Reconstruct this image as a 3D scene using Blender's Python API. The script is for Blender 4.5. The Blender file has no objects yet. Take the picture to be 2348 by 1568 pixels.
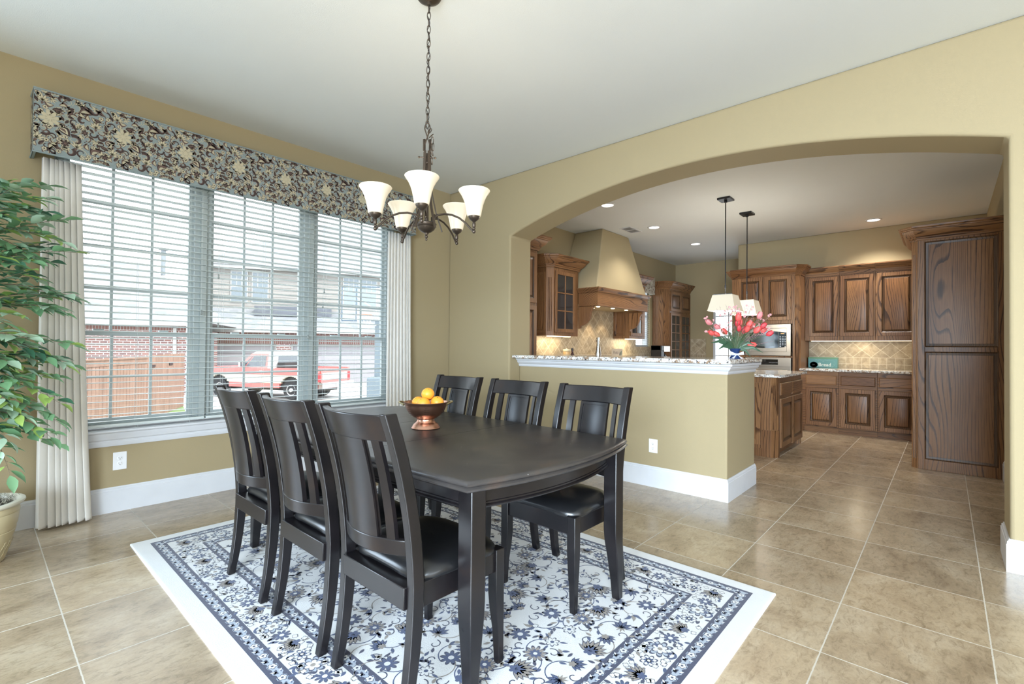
import bpy, bmesh, math, random
from math import sin, cos, pi, radians, sqrt, atan2
from mathutils import Vector, Matrix
random.seed(7)
S = bpy.context.scene
COL = S.collection

# ------------------------------------------------------------------ camera
def make_camera():
    f, yaw, pitch, roll = 1107.372, 0.73210108, 0.01142706, 0.00863832
    F = Vector((cos(yaw)*cos(pitch), sin(yaw)*cos(pitch), sin(pitch)))
    R = Vector((sin(yaw), -cos(yaw), 0)); U = R.cross(F)
    c, s = cos(roll), sin(roll)
    R2 = c*R + s*U; U2 = -s*R + c*U
    cam = bpy.data.objects.new('camera', bpy.data.cameras.new('camera'))
    m = Matrix((R2, U2, -F)).transposed().to_4x4()
    m.translation = Vector((0, 0, 1.203))
    cam.matrix_world = m
    cam.data.sensor_fit = 'HORIZONTAL'; cam.data.sensor_width = 36
    cam.data.lens = f/2348*36; cam.data.clip_start = 0.05; cam.data.clip_end = 300
    COL.objects.link(cam); S.camera = cam
make_camera()

# ------------------------------------------------------------------ world, sun, daylight fill lamps, exposure
w = bpy.data.worlds.new('sky'); S.world = w; w.use_nodes = True
bg = w.node_tree.nodes['Background']
bg.inputs[0].default_value = (0.86, 0.93, 1.0, 1); bg.inputs[1].default_value = 5.0
def light(name, kind, loc, energy, color=(1,1,1), rot=None, direction=None, **kw):
    d = bpy.data.lights.new(name, kind); d.energy = energy; d.color = color
    for k, v in kw.items(): setattr(d, k, v)
    o = bpy.data.objects.new(name, d); COL.objects.link(o); o.location = loc
    if direction is not None: o.rotation_euler = Vector(direction).to_track_quat('-Z', 'Y').to_euler()
    return o
light('sunlight', 'SUN', (0,0,20), 4.0, (1,.96,.9), direction=(-.25,.62,-.75), angle=radians(4))
light('daylight_north', 'AREA', (-1.72,4.54,1.4), 120, (.60,.80,1), direction=(.25,-1,-.35), shape='RECTANGLE', size=1.85, size_y=2.1)  # area lamp added at a window inferred out of view
# area lamps added as daylight fill, set in unseen openings behind the camera
light('fill_lamp_west', 'AREA', (-3.3,-1.6,1.475), 720, (.70,.855,1), direction=(1,.22,-.92), spread=radians(126), shape='RECTANGLE', size=3.2, size_y=2.05)
light('fill_lamp_bounce', 'AREA', (-3.28,-1.6,1.475), 105, (.70,.85,1), direction=(1,.1,.55), spread=radians(130), shape='RECTANGLE', size=3.2, size_y=2.05)  # upward fill lamp added to brighten the ceiling like ground bounce
light('fill_lamp_south', 'AREA', (-.6,-4.6,1.475), 14, (.8,.9,1), direction=(0.3,1,-.3), shape='RECTANGLE', size=3.5, size_y=2.05)
S.view_settings.view_transform = 'Standard'; S.view_settings.look = 'None'
S.view_settings.exposure = 0.14; S.view_settings.gamma = 1.0
S.view_settings.use_curve_mapping = False
cy = S.cycles
cy.use_denoising = True; cy.max_bounces = 8; cy.diffuse_bounces = 5; cy.glossy_bounces = 4
cy.transparent_max_bounces = 12; cy.transmission_bounces = 4
cy.sample_clamp_indirect = 4.0; cy.caustics_reflective = False; cy.caustics_refractive = False

# ------------------------------------------------------------------ materials
class NT:
    def __init__(s, name):
        s.m = bpy.data.materials.new(name); s.m.use_nodes = True
        s.t = s.m.node_tree; s.n = s.t.nodes; s.p = s.n['Principled BSDF']; s.out = s.n['Material Output']
    def node(s, typ, ins=None, **kw):
        n = s.n.new(typ)
        for k, v in kw.items(): setattr(n, k, v)
        for k, v in (ins or {}).items(): s.put(n.inputs[k], v)
        return n
    def put(s, sock, v):
        if isinstance(v, bpy.types.NodeSocket): s.t.links.new(v, sock)
        elif hasattr(v, 'outputs'): s.t.links.new(v.outputs[0], sock)
        else: sock.default_value = v
    def math(s, op, a, b=0.0, c=0.0):
        n = s.n.new('ShaderNodeMath'); n.operation = op
        s.put(n.inputs[0], a); s.put(n.inputs[1], b); s.put(n.inputs[2], c)
        return n.outputs[0]
    def mix(s, fac, a, b, mode='MIX'):
        n = s.n.new('ShaderNodeMix'); n.data_type = 'RGBA'; n.blend_type = mode
        s.put(n.inputs[0], fac); s.put(n.inputs[6], c4(a)); s.put(n.inputs[7], c4(b))
        return n.outputs[2]
    def noise(s, vec, scale, detail=2.0, rough=.5, dist=0.0, col=False):
        n = s.node('ShaderNodeTexNoise', {'Scale': scale, 'Detail': detail, 'Roughness': rough, 'Distortion': dist})
        if vec is not None: s.put(n.inputs['Vector'], vec)
        return n.outputs['Color' if col else 'Fac']
    def ramp(s, fac, stops, interp='LINEAR'):
        n = s.n.new('ShaderNodeValToRGB'); n.color_ramp.interpolation = interp
        e = n.color_ramp.elements
        while len(e) < len(stops): e.new(.5)
        for k, (p, c) in enumerate(stops):
            e[k].position = p; e[k].color = c4(c)
        s.put(n.inputs[0], fac); return n.outputs[0]
    def coord(s, kind='Object'): return s.n.new('ShaderNodeTexCoord').outputs[kind]
    def mapping(s, vec, scale=(1,1,1), loc=(0,0,0), rot=(0,0,0)):
        n = s.node('ShaderNodeMapping', {'Vector': vec, 'Scale': scale, 'Location': loc, 'Rotation': rot}); return n.outputs[0]
    def xyz(s, vec):
        n = s.node('ShaderNodeSeparateXYZ', {0: vec}); return n.outputs
    def bump(s, h, strength=.3, dist=.002):
        n = s.node('ShaderNodeBump', {'Height': h, 'Strength': strength, 'Distance': dist}); s.put(s.p.inputs['Normal'], n.outputs[0])
def c4(c):
    if isinstance(c, (tuple, list)): return tuple(c)+(1,)*(4-len(c))
    return c
MATS = {}
def mat(name, col=(.8,.8,.8), rough=.5, metal=0.0, emit=None, es=1.0, spec=.5, coat=0, bump=None, trans=0, alpha=1, sheen=0):
    if name in MATS: return MATS[name]
    t = NT(name); p = t.p
    # every surface gets a faint procedural colour variation
    n = t.noise(t.coord(), 9.0, 2)
    v = t.mix(n, tuple(x*.94 for x in col[:3]), tuple(min(1, x*1.05) for x in col[:3]))
    t.put(p.inputs['Base Color'], v)
    p.inputs['Roughness'].default_value = rough; p.inputs['Metallic'].default_value = metal
    p.inputs['Specular IOR Level'].default_value = spec
    if coat: p.inputs['Coat Weight'].default_value = coat; p.inputs['Coat Roughness'].default_value = .1
    if sheen: p.inputs['Sheen Weight'].default_value = sheen
    if emit: p.inputs['Emission Color'].default_value = c4(emit); p.inputs['Emission Strength'].default_value = es
    if trans: p.inputs['Transmission Weight'].default_value = trans
    if bump: t.bump(t.noise(t.coord(), bump[0], 3), bump[1], bump[2])
    MATS[name] = t.m; return t.m
def plaster(name, col, scale=260, strength=.35):
    t = NT(name); co = t.coord()
    n = t.noise(co, 1.3, 2)
    t.put(t.p.inputs['Base Color'], t.mix(n, tuple(x*.97 for x in col), tuple(min(1,x*1.03) for x in col)))
    t.p.inputs['Roughness'].default_value = .75; t.p.inputs['Specular IOR Level'].default_value = .25
    t.bump(t.noise(co, scale, 3, .6), strength, .0015)
    MATS[name] = t.m; return t.m
M_WALL = plaster('tan_plaster', (.365,.297,.178))
M_CEIL = plaster('ceiling_plaster', (.74,.775,.79), 180, .5)
M_TRIM = mat('white_trim_paint', (.64,.655,.69), .35)
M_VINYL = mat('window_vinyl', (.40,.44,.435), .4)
M_SLAT = mat('blind_slat', (.62,.67,.665), .45)

def tile_floor():
    t = NT('travertine_floor'); co = t.coord(); x, y, z = t.xyz(co)
    u = t.math('DIVIDE', t.math('SUBTRACT', x, .2775-4.985), .4985)
    v = t.math('DIVIDE', t.math('SUBTRACT', y, -.136-5.107), .5107)
    rag = t.math('MULTIPLY', t.math('SUBTRACT', t.noise(co, 70, 2), .5), .010)
    def line(a, wd):
        f = t.math('FRACT', a); f = t.math('ABSOLUTE', t.math('SUBTRACT', f, .5))
        return t.math('GREATER_THAN', f, wd)
    l1 = line(t.math('ADD', u, t.math('MULTIPLY', rag, .7)), .5-.0052)
    l2 = line(t.math('ADD', v, t.math('MULTIPLY', rag, .7)), .5-.0052)
    g = t.math('MAXIMUM', l1, l2)
    cell = t.node('ShaderNodeCombineXYZ', {0: t.math('FLOOR', u), 1: t.math('FLOOR', v), 2: 0.0})
    wn = t.node('ShaderNodeTexWhiteNoise', {'Vector': cell.outputs[0]}); wn.noise_dimensions = '3D'
    vadd = t.node('ShaderNodeVectorMath', {0: co, 1: wn.outputs['Color']}, operation='MULTIPLY_ADD') if False else None
    off = t.node('ShaderNodeVectorMath', {0: wn.outputs['Color']}, operation='SCALE'); off.inputs['Scale'].default_value = 9
    cc = t.node('ShaderNodeVectorMath', {0: co, 1: off.outputs[0]}, operation='ADD').outputs[0]
    m1 = t.mapping(cc, (1.0,1.5,1)); m2 = t.mapping(cc, (1,2.2,1))
    n1 = t.noise(m1, 3.2, 6, .62, .6); n2 = t.noise(m2, 17, 5, .7, .9); n3 = t.noise(cc, 90, 3, .7)
    a = t.ramp(n1, [(.30, (.29,.215,.138)), (.5, (.41,.32,.215)), (.70, (.50,.41,.295))])
    b = t.ramp(n2, [(.32, (.62,.59,.55)), (.50, (1,1,1)), (.7, (1.1,1.08,1.05))])
    c = t.mix(.75, a, b, 'MULTIPLY')
    c = t.mix(.35, c, t.ramp(n3, [(.3,(.65,.62,.6)), (.6,(1,1,1))]), 'MULTIPLY')
    tone = t.ramp(wn.outputs['Value'], [(0,(.86,.86,.87)), (1,(1.08,1.07,1.05))])
    c = t.mix(1.0, c, tone, 'MULTIPLY')
    c = t.mix(g, c, (.50,.455,.385))
    t.put(t.p.inputs['Base Color'], c)
    r = t.math('ADD', t.math('MULTIPLY', n2, .14), .15)
    t.put(t.p.inputs['Roughness'], t.math('MAXIMUM', r, t.math('MULTIPLY', g, .7)))
    t.p.inputs['Specular IOR Level'].default_value = .85
    h = t.math('SUBTRACT', t.math('MULTIPLY', n2, .25), t.math('MULTIPLY', g, 1.0))
    t.bump(h, .35, .003)
    return t.m
M_FLOOR = tile_floor()

def oak(name, axis='z', tint=1.0):
    t = NT(name); co = t.coord()
    oi = t.node('ShaderNodeObjectInfo')
    sc = t.node('ShaderNodeVectorMath', {0: (7.3,3.1,5.7)}, operation='SCALE'); t.put(sc.inputs['Scale'], oi.outputs['Random'])
    cc = t.node('ShaderNodeVectorMath', {0: co, 1: sc.outputs[0]}, operation='ADD').outputs[0]
    st = {'z': (1,1,.16), 'x': (.16,1,1), 'y': (1,.16,1)}[axis]
    fi = {'z': (1,1,.03), 'x': (.03,1,1), 'y': (1,.03,1)}[axis]
    n1 = t.noise(t.mapping(cc, st), 3.2, 1.2, .4, .15)
    X, Y, Z = t.xyz(cc); across = {'z': t.math('ADD', X, Y), 'x': t.math('ADD', Z, Y), 'y': t.math('ADD', Z, X)}[axis]
    n2 = t.noise(t.mapping(cc, fi), 150, 3, .6)
    ph = t.math('ADD', t.math('MULTIPLY', across, 38.0), t.math('MULTIPLY', n1, 17))
    r = t.math('FRACT', t.math('ADD', ph, t.math('MULTIPLY', n2, .25)))
    tone = t.noise(t.mapping(cc, st), 1.8, 2)
    base = t.ramp(tone, [(.3,(.165*tint,.075*tint,.030*tint)), (.7,(.29*tint,.150*tint,.066*tint))])
    mod = t.noise(t.mapping(cc, st), 5, 2)
    lines = t.ramp(t.math('ADD', r, t.math('MULTIPLY', t.math('SUBTRACT', mod, .5), .5)), [(.0,(.15,.12,.12)), (.11,(.28,.23,.21)), (.25,(1,1,1)), (.9,(.95,.93,.91))])
    pores = t.ramp(n2, [(.36,(.60,.56,.54)), (.55,(1,1,1))])
    c = t.mix(.9, base, lines, 'MULTIPLY'); c = t.mix(.7, c, pores, 'MULTIPLY')
    t.put(t.p.inputs['Base Color'], c)
    t.p.inputs['Roughness'].default_value = .40; t.p.inputs['Specular IOR Level'].default_value = .32; t.p.inputs['Coat Weight'].default_value = .06; t.p.inputs['Coat Roughness'].default_value = .2
    t.bump(t.math('ADD', n2, r), .15, .0006)
    return t.m
OAKDZ = oak('dark_groove_oak', 'z', .42)  # darker oak tint for the groove and bevel rings of the doors
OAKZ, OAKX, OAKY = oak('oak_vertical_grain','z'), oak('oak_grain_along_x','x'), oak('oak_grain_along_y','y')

def granite():
    t = NT('speckled_granite'); co = t.coord()
    v = t.node('ShaderNodeTexVoronoi', {'Vector': co, 'Scale': 75.0}); v2 = t.node('ShaderNodeTexVoronoi', {'Vector': co, 'Scale': 38.0})
    n = t.noise(co, 30, 4, .65, .4); n2 = t.noise(co, 62, 3, .6)
    c = t.ramp(v.outputs['Color'], [(.15,(.42,.40,.38)), (.4,(.72,.70,.66)), (.8,(.84,.82,.78))])
    c = t.mix(t.ramp(n, [(.52,(0,0,0)), (.57,(1,1,1))]), c, (.30,.20,.13))
    c = t.mix(t.ramp(n2, [(.59,(0,0,0)), (.62,(1,1,1))]), c, (.035,.03,.04))
    t.put(t.p.inputs['Base Color'], c); t.p.inputs['Roughness'].default_value = .1; t.p.inputs['Specular IOR Level'].default_value = .6
    return t.m
M_GRAN = granite()

def stone_tile(name, ax):
    t = NT(name); co = t.coord(); X, Y, Z = t.xyz(co); u = X if ax == 'x' else Y
    uo = t.math('ADD', u, -1.515+10*.2265 if ax == 'y' else .02+5*.2265)
    zz = t.math('SUBTRACT', Z, 1.318-.2125*5)
    a = t.math('DIVIDE', uo, .2265); b = t.math('DIVIDE', zz, .2125)
    d1 = t.math('FRACT', t.math('ADD', a, b)); d2 = t.math('FRACT', t.math('ADD', t.math('SUBTRACT', a, b), 20.0))
    def ln(f, wd): return t.math('GREATER_THAN', t.math('ABSOLUTE', t.math('SUBTRACT', f, .5)), .5-wd)
    dia = t.math('MAXIMUM', ln(d1,.018), ln(d2,.018))
    sq = t.math('MAXIMUM', ln(t.math('FRACT', t.math('DIVIDE', uo, .1)), .03), ln(t.math('FRACT', t.math('DIVIDE', t.math('SUBTRACT', Z, .899), .0985)), .03))
    low = t.math('LESS_THAN', Z, 1.096)
    g = t.math('ADD', t.math('MULTIPLY', low, sq), t.math('MULTIPLY', t.math('SUBTRACT', 1.0, low), dia))
    g = t.math('MAXIMUM', g, t.math('LESS_THAN', t.math('ABSOLUTE', t.math('SUBTRACT', Z, 1.096)), .0025))
    cid = t.node('ShaderNodeCombineXYZ', {0: t.math('FLOOR', t.math('ADD', a, b)), 1: t.math('FLOOR', t.math('SUBTRACT', a, b)), 2: t.math('MULTIPLY', low, t.math('FLOOR', t.math('DIVIDE', uo, .1)))})
    wn = t.node('ShaderNodeTexWhiteNoise', {'Vector': cid.outputs[0]})
    n = t.noise(co, 14, 5, .65, .5)
    c = t.ramp(n, [(.3,(.26,.20,.13)), (.55,(.42,.345,.24)), (.8,(.55,.47,.36))])
    c = t.mix(1, c, t.ramp(wn.outputs['Value'], [(0,(.84,.83,.82)), (1,(1.12,1.1,1.06))]), 'MULTIPLY')
    c = t.mix(g, c, (.62,.55,.42))
    t.put(t.p.inputs['Base Color'], c); t.p.inputs['Roughness'].default_value = .5
    t.bump(t.math('SUBTRACT', 1.0, g), .4, .003)
    return t.m
TILEX, TILEY = stone_tile('stone_backsplash_x','x'), stone_tile('stone_backsplash_y','y')

def glass(name, tint=(1,1,1), refl=.06, rough=0.0, thru=(1,1,1)):
    t = NT(name); t.n.remove(t.p)
    tr = t.node('ShaderNodeBsdfTransparent', {'Color': c4(thru)}); gl = t.node('ShaderNodeBsdfGlossy', {'Color': c4(tint), 'Roughness': rough})
    fr = t.node('ShaderNodeLayerWeight', {'Blend': .25})
    f = t.math('ADD', t.math('MULTIPLY', fr.outputs['Fresnel'], .6), refl)
    mx = t.node('ShaderNodeMixShader', {0: f, 1: tr.outputs[0], 2: gl.outputs[0]})
    t.t.links.new(mx.outputs[0], t.out.inputs[0]); return t.m
M_GLASS = glass('window_glass', refl=.02, thru=(.98,.99,.99))
M_CABGLASS = glass('cabinet_glass', refl=.05, thru=(.55,.55,.55))

def lamp_glass(name, col, e, thru=(.95,.9,.8)):
    t = NT(name); p = t.p
    lw = t.node('ShaderNodeLayerWeight', {'Blend': .3})
    p.inputs['Base Color'].default_value = c4(thru); p.inputs['Roughness'].default_value = .25
    n = t.noise(t.coord(), 6, 1)
    ec = t.mix(n, tuple(x*.97 for x in col), col)
    t.put(p.inputs['Emission Color'], ec); p.inputs['Emission Strength'].default_value = e
    return t.m
M_SHADE = lamp_glass('frosted_lamp_glass', (1,.84,.56), .42, thru=(.50,.47,.41))
M_LINEN = lamp_glass('linen_lamp_shade', (1,.88,.66), .42, thru=(.5,.47,.40))
M_BULB = mat('lit_bulb', (1,1,1), .5, emit=(1,.86,.66), es=9)
M_CAN = mat('lit_downlight', (1,1,1), .5, emit=(1,.93,.82), es=6)
M_BRONZE = mat('dark_bronze', (.085,.065,.05), .38, .75)
M_BLACKM = mat('black_metal', (.02,.02,.022), .35, .5)
M_STEEL = mat('stainless_steel', (.40,.36,.31), .33, 1.0)
M_CHROME = mat('chrome', (.75,.77,.8), .12, 1.0)
def black_wood():
    t = NT('espresso_black_wood'); co = t.coord()
    n = t.noise(t.mapping(co, (1,1,1)), 6, 4, .6, .3); n2 = t.noise(co, 45, 4, .7)
    t.put(t.p.inputs['Base Color'], t.ramp(n, [(.35,(.005,.0045,.0055)), (.6,(.010,.008,.009)), (.8,(.018,.011,.009))]))
    t.put(t.p.inputs['Roughness'], t.math('ADD', t.math('MULTIPLY', n, .05), .26))
    t.p.inputs['Specular IOR Level'].default_value = .5
    return t.m
M_BLK = black_wood()
def table_wood():
    t = NT('worn_black_tabletop'); co = t.coord()
    n = t.noise(co, 5, 5, .65, .5); n2 = t.noise(co, 55, 4, .7)
    spots = t.node('ShaderNodeTexVoronoi', {'Vector': co, 'Scale': 16.0})
    c = t.ramp(n, [(.35,(.028,.026,.028)), (.62,(.046,.040,.037)), (.85,(.08,.048,.034))])
    c = t.mix(t.ramp(spots.outputs['Distance'], [(.02,(1,1,1)), (.035,(0,0,0))]), c, (.5,.5,.5))
    t.put(t.p.inputs['Base Color'], c)
    t.put(t.p.inputs['Roughness'], t.math('ADD', t.math('MULTIPLY', n, .2), .24))
    t.p.inputs['Specular IOR Level'].default_value = .6
    t.bump(n2, .05, .0005); return t.m
M_TOP = table_wood()
M_LEATHER = mat('black_leather', (.009,.009,.010), .28, spec=.6, bump=(60,.2,.001))
M_CURT = mat('ivory_curtain_cloth', (.80,.775,.73), .85, bump=(300,.2,.001), sheen=.2)

# ------------------------------------------------------------------ mesh building
class MB:
    def __init__(s): s.v = []; s.f = []; s.m = []; s.X = None
    def add(s, vs, fs, mi=0):
        b = len(s.v)
        if s.X is not None: vs = [s.X @ Vector(p) for p in vs]
        s.v += [tuple(p) for p in vs]
        for q in fs: s.f.append([b+i for i in q]); s.m.append(mi)
        return s
    def box(s, x0, x1, y0, y1, z0, z1, mi=0):
        return s.add([(x0,y0,z0),(x1,y0,z0),(x1,y1,z0),(x0,y1,z0),(x0,y0,z1),(x1,y0,z1),(x1,y1,z1),(x0,y1,z1)],
                     [(0,3,2,1),(4,5,6,7),(0,1,5,4),(1,2,6,5),(2,3,7,6),(3,0,4,7)], mi)
    def hexa(s, lo, hi, mi=0):      # two quads of 4 points
        return s.add(list(lo)+list(hi), [(0,3,2,1),(4,5,6,7),(0,1,5,4),(1,2,6,5),(2,3,7,6),(3,0,4,7)], mi)
    def loft(s, rings, mi=0, closed=True, cap0=True, cap1=True):
        n = len(rings[0]); vs = [p for r in rings for p in r]; fs = []
        for k in range(len(rings)-1):
            for i in range(n if closed else n-1):
                j = (i+1) % n; fs.append((k*n+i, k*n+j, (k+1)*n+j, (k+1)*n+i))
        if cap0: fs.append(tuple(range(n))[::-1])
        if cap1: fs.append(tuple((len(rings)-1)*n+i for i in range(n)))
        return s.add(vs, fs, mi)
    def prism(s, poly, z0, z1, mi=0):
        return s.loft([[(x,y,z0) for x,y in poly], [(x,y,z1) for x,y in poly]], mi)
    def prismx(s, poly, x0, x1, mi=0):   # poly in (y,z)
        return s.loft([[(x0,y,z) for y,z in poly], [(x1,y,z) for y,z in poly]], mi)
    def prismy(s, poly, y0, y1, mi=0):   # poly in (x,z)
        return s.loft([[(x,y0,z) for x,z in poly], [(x,y1,z) for x,z in poly]], mi)
    def lathe(s, prof, c=(0,0,0), n=24, mi=0, cap0=True, cap1=True, a0=0):
        rings = [[(c[0]+r*cos(a0+2*pi*i/n), c[1]+r*sin(a0+2*pi*i/n), c[2]+z) for i in range(n)] for r, z in prof]
        return s.loft(rings, mi, True, cap0, cap1)
    def tube(s, pts, r, n=8, mi=0, caps=True, flat=1.0):
        pts = [Vector(p) for p in pts]; rings = []; prev = None
        for i, p in enumerate(pts):
            d = (pts[min(i+1,len(pts)-1)]-pts[max(i-1,0)]).normalized()
            up = Vector((0,0,1)) if abs(d.z) < .95 else Vector((1,0,0))
            if prev is None: a = d.cross(up).normalized()
            else: a = (prev - d*prev.dot(d)).normalized()
            prev = a; b = d.cross(a)
            rr = r[i] if isinstance(r, (list,tuple)) else r
            rings.append([p + a*rr*cos(2*pi*k/n) + b*rr*flat*sin(2*pi*k/n) for k in range(n)])
        return s.loft(rings, mi, True, caps, caps)
    def sweep(s, path, prof, side=1, mi=0, closed=False, z=0.0):
        # path: list of (x,y); prof: closed list of (out,z). out is to the right of travel * side
        P = [Vector(p) for p in path]; n = len(P); rings = []
        for i in range(n):
            if closed: a, b = P[i-1], P[(i+1) % n]
            else: a, b = P[max(i-1,0)], P[min(i+1,n-1)]
            d1 = (P[i]-a).normalized() if (P[i]-a).length > 1e-9 else (b-P[i]).normalized()
            d2 = (b-P[i]).normalized() if (b-P[i]).length > 1e-9 else d1
            n1 = Vector((d1.y,-d1.x))*side; n2 = Vector((d2.y,-d2.x))*side
            m = (n1+n2); m = m/ max(.2, (1+n1.dot(n2)))
            rings.append([(P[i].x+m.x*o, P[i].y+m.y*o, z+h) for o, h in prof])
        if closed: rings.append(rings[0])
        return s.loft(rings, mi, True, not closed, not closed)
    def sphere(s, c, r, n=16, k=10, mi=0, sz=1.0):
        prof = [(max(1e-4, r*sin(pi*i/k)), -r*sz*cos(pi*i/k)) for i in range(k+1)]
        return s.lathe(prof, c, n, mi)
    def build(s, name, mats, parent=None, smooth=30, bevel=0, weld=False, subd=0, seg=2):
        me = bpy.data.meshes.new(name); me.from_pydata(s.v, [], s.f)
        if not isinstance(mats, (list,tuple)): mats = [mats]
        for m in mats: me.materials.append(m)
        me.polygons.foreach_set('material_index', s.m)
        bm = bmesh.new(); bm.from_mesh(me)
        if weld: bmesh.ops.remove_doubles(bm, verts=bm.verts, dist=1e-5)
        bmesh.ops.recalc_face_normals(bm, faces=bm.faces)
        bm.to_mesh(me); bm.free()
        if smooth:
            me.polygons.foreach_set('use_smooth', [True]*len(me.polygons))
            me.set_sharp_from_angle(angle=radians(smooth))
        o = bpy.data.objects.new(name, me); COL.objects.link(o)
        if bevel:
            b = o.modifiers.new('bevel', 'BEVEL'); b.width = bevel; b.segments = seg; b.limit_method = 'ANGLE'; b.angle_limit = radians(35)
            b.harden_normals = False
        if subd:
            b = o.modifiers.new('sub', 'SUBSURF'); b.levels = subd; b.render_levels = subd
        if parent is not None: attach(o, parent)
        return o
def wm(o):
    if o.parent is None: return o.matrix_basis.copy()
    return wm(o.parent) @ o.matrix_parent_inverse @ o.matrix_basis
def attach(o, parent):
    o.parent = parent
    o.matrix_parent_inverse = wm(parent).inverted()
    return o
def tag(o, label=None, cat=None, group=None, kind=None):
    if label: o['label'] = label
    if cat: o['category'] = cat
    if group: o['group'] = group
    if kind: o['kind'] = kind
    return o
def thing(name, label, cat, loc=(0,0,0), group=None, kind=None):
    o = bpy.data.objects.new(name, None); o.empty_display_size = .1; o.location = loc; COL.objects.link(o)
    return tag(o, label, cat, group, kind)
def struct(o): o['kind'] = 'structure'; return o
def copy_tree(o, parent=None):
    c = o.copy(); COL.objects.link(c)
    if parent is not None: c.parent = parent
    for ch in o.children: copy_tree(ch, c)
    return c
def text(body, name, size, mat_, parent, mtx, extrude=.0008, shear=0, align='LEFT', bold=0):
    cu = bpy.data.curves.new(name, 'FONT'); cu.body = body; cu.size = size; cu.extrude = extrude; cu.shear = shear; cu.align_x = align; cu.offset = bold
    cu.resolution_u = 3
    tmp = bpy.data.objects.new(name, cu); COL.objects.link(tmp)
    bpy.context.view_layer.update()
    me = bpy.data.meshes.new_from_object(tmp.evaluated_get(bpy.context.evaluated_depsgraph_get()))
    bpy.data.objects.remove(tmp); me.name = name
    me.materials.clear(); me.materials.append(mat_)
    o = bpy.data.objects.new(name, me); COL.objects.link(o)
    attach(o, parent); o.matrix_parent_inverse = wm(parent).inverted() @ mtx
    return o
# planes for lettering: u right, v up
def plane_m(loc, face):
    if face == '-x': R = Matrix(((0,0,-1),(-1,0,0),(0,1,0)))     # u=-y, v=z, n=-x
    elif face == '-y': R = Matrix(((1,0,0),(0,0,-1),(0,1,0)))    # u=+x, v=z, n=-y
    return Matrix.Translation(Vector(loc)) @ R.to_4x4()

# ------------------------------------------------------------------ room shell
YW, XA, XB, HC = 4.45, 3.81, 4.16, 3.05
YK, X1, X2 = -.41, 9.01, 10.35         # kitchen right wall, near back wall, far back wall
JL, JR = 3.462, -.26                   # jambs of the arched opening
struct(MB().box(-3.4,10.6,-4.7,4.62,-.25,0).build('floor', M_FLOOR, smooth=0))
struct(MB().box(-3.4,10.6,-4.7,4.66,HC,HC+.25).build('ceiling', M_CEIL, smooth=0))
def wall_with_holes(axis, a, b, lo, hi, z0, z1, holes, mats, name):
    # axis 'y': wall fills y a..b and runs in x lo..hi; holes (u0,u1,z0,z1)
    mb = MB(); us = sorted({lo, hi, *[h[0] for h in holes], *[h[1] for h in holes]})
    for u0, u1 in zip(us, us[1:]):
        um = (u0+u1)/2; zs = [z0, z1]; hh = [h for h in holes if h[0] < um < h[1]]
        zs = sorted({z0, z1, *[h[2] for h in hh], *[h[3] for h in hh]})
        for v0, v1 in zip(zs, zs[1:]):
            if any(h[2] < (v0+v1)/2 < h[3] for h in hh): continue
            if axis == 'y': mb.box(u0,u1,a,b,v0,v1)
            else: mb.box(a,b,u0,u1,v0,v1)
    # merge coincident inner faces
    o = mb.build(name, mats, smooth=0, weld=True)
    me = o.data; bm = bmesh.new(); bm.from_mesh(me)
    seen = {}
    for f in bm.faces:
        k = tuple(sorted(v.index for v in f.verts)); seen.setdefault(k, []).append(f)
    bmesh.ops.delete(bm, geom=[f for l in seen.values() if len(l) > 1 for f in l], context='FACES')
    bmesh.ops.recalc_face_normals(bm, faces=bm.faces)
    bm.to_mesh(me); bm.free(); return struct(o)
WIN = (.34, 3.05, .585, 2.62)
KWIN = (8.52, 9.12, 1.24, 2.50)
wall_with_holes('y', YW, 4.62, -3.4, 10.6, 0, HC, [WIN, KWIN, (-2.7,-.75,.3,2.5)], M_WALL, 'wall_left')
wall_with_holes('x', -3.4, -3.2, -4.5, YW, 0, HC, [(-3.3,.1,.4,2.55)], M_WALL, 'wall_west')
wall_with_holes('y', -4.7, -4.5, -3.4, XB, 0, HC, [(-2.4,1.2,.4,2.55)], M_WALL, 'wall_south')
# arched wall between dining room and kitchen
def arch_wall():
    yc, half, sag = (JL+JR)/2, (JL-JR)/2, .305
    Rr = (half*half+sag*sag)/(2*sag); zc = 2.70-Rr
    N = 48; ys = [JR+(JL-JR)*i/N for i in range(N+1)]
    curve = [(y, zc+sqrt(Rr*Rr-(y-yc)**2)) for y in ys]
    V = []; F = []
    def ring(x): return [(x,-4.5,0),(x,JR,0)] + [(x,y,z) for y,z in curve] + [(x,JL,0),(x,YW,0),(x,YW,HC)] + [(x,y,HC) for y in reversed(ys)] + [(x,-4.5,HC)]
    A = ring(XA); B = ring(XB); n = len(A); V = A+B
    c0 = 2; c1 = 2+N; top = c1+4   # top run starts after JL0,YW0,YWHC
    tops = [top + (N-i) for i in range(N+1)]   # index above curve point i
    for off, rev in ((0,False),(n,True)):
        fs = [[0,1,c0,tops[0],n-1]]
        for i in range(N): fs.append([c0+i,c0+i+1,tops[i+1],tops[i]])
        fs.append([c1, c1+1, c1+2, c1+3, tops[N]])
        for f in fs: F.append([off+i for i in f])
    for i in range(n):
        j = (i+1) % n; F.append([i,j,n+j,n+i])
    mb = MB(); mb.add(V, F); return struct(mb.build('wall_right', M_WALL, smooth=40, bevel=.018, seg=3))
arch_wall()
struct(MB().box(XB,X1,YK-.25,YK,0,HC).build('wall_kitchen_right', M_WALL, smooth=0))
struct(MB().box(X1,10.6,YK-.25,2.735,0,HC).build('wall_back', M_WALL, smooth=0, bevel=.015))
wall_with_holes('x', X2, 10.6, 2.735, YW, 0, HC, [(2.78,3.63,.02,2.36)], M_WALL, 'wall_far')
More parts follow.
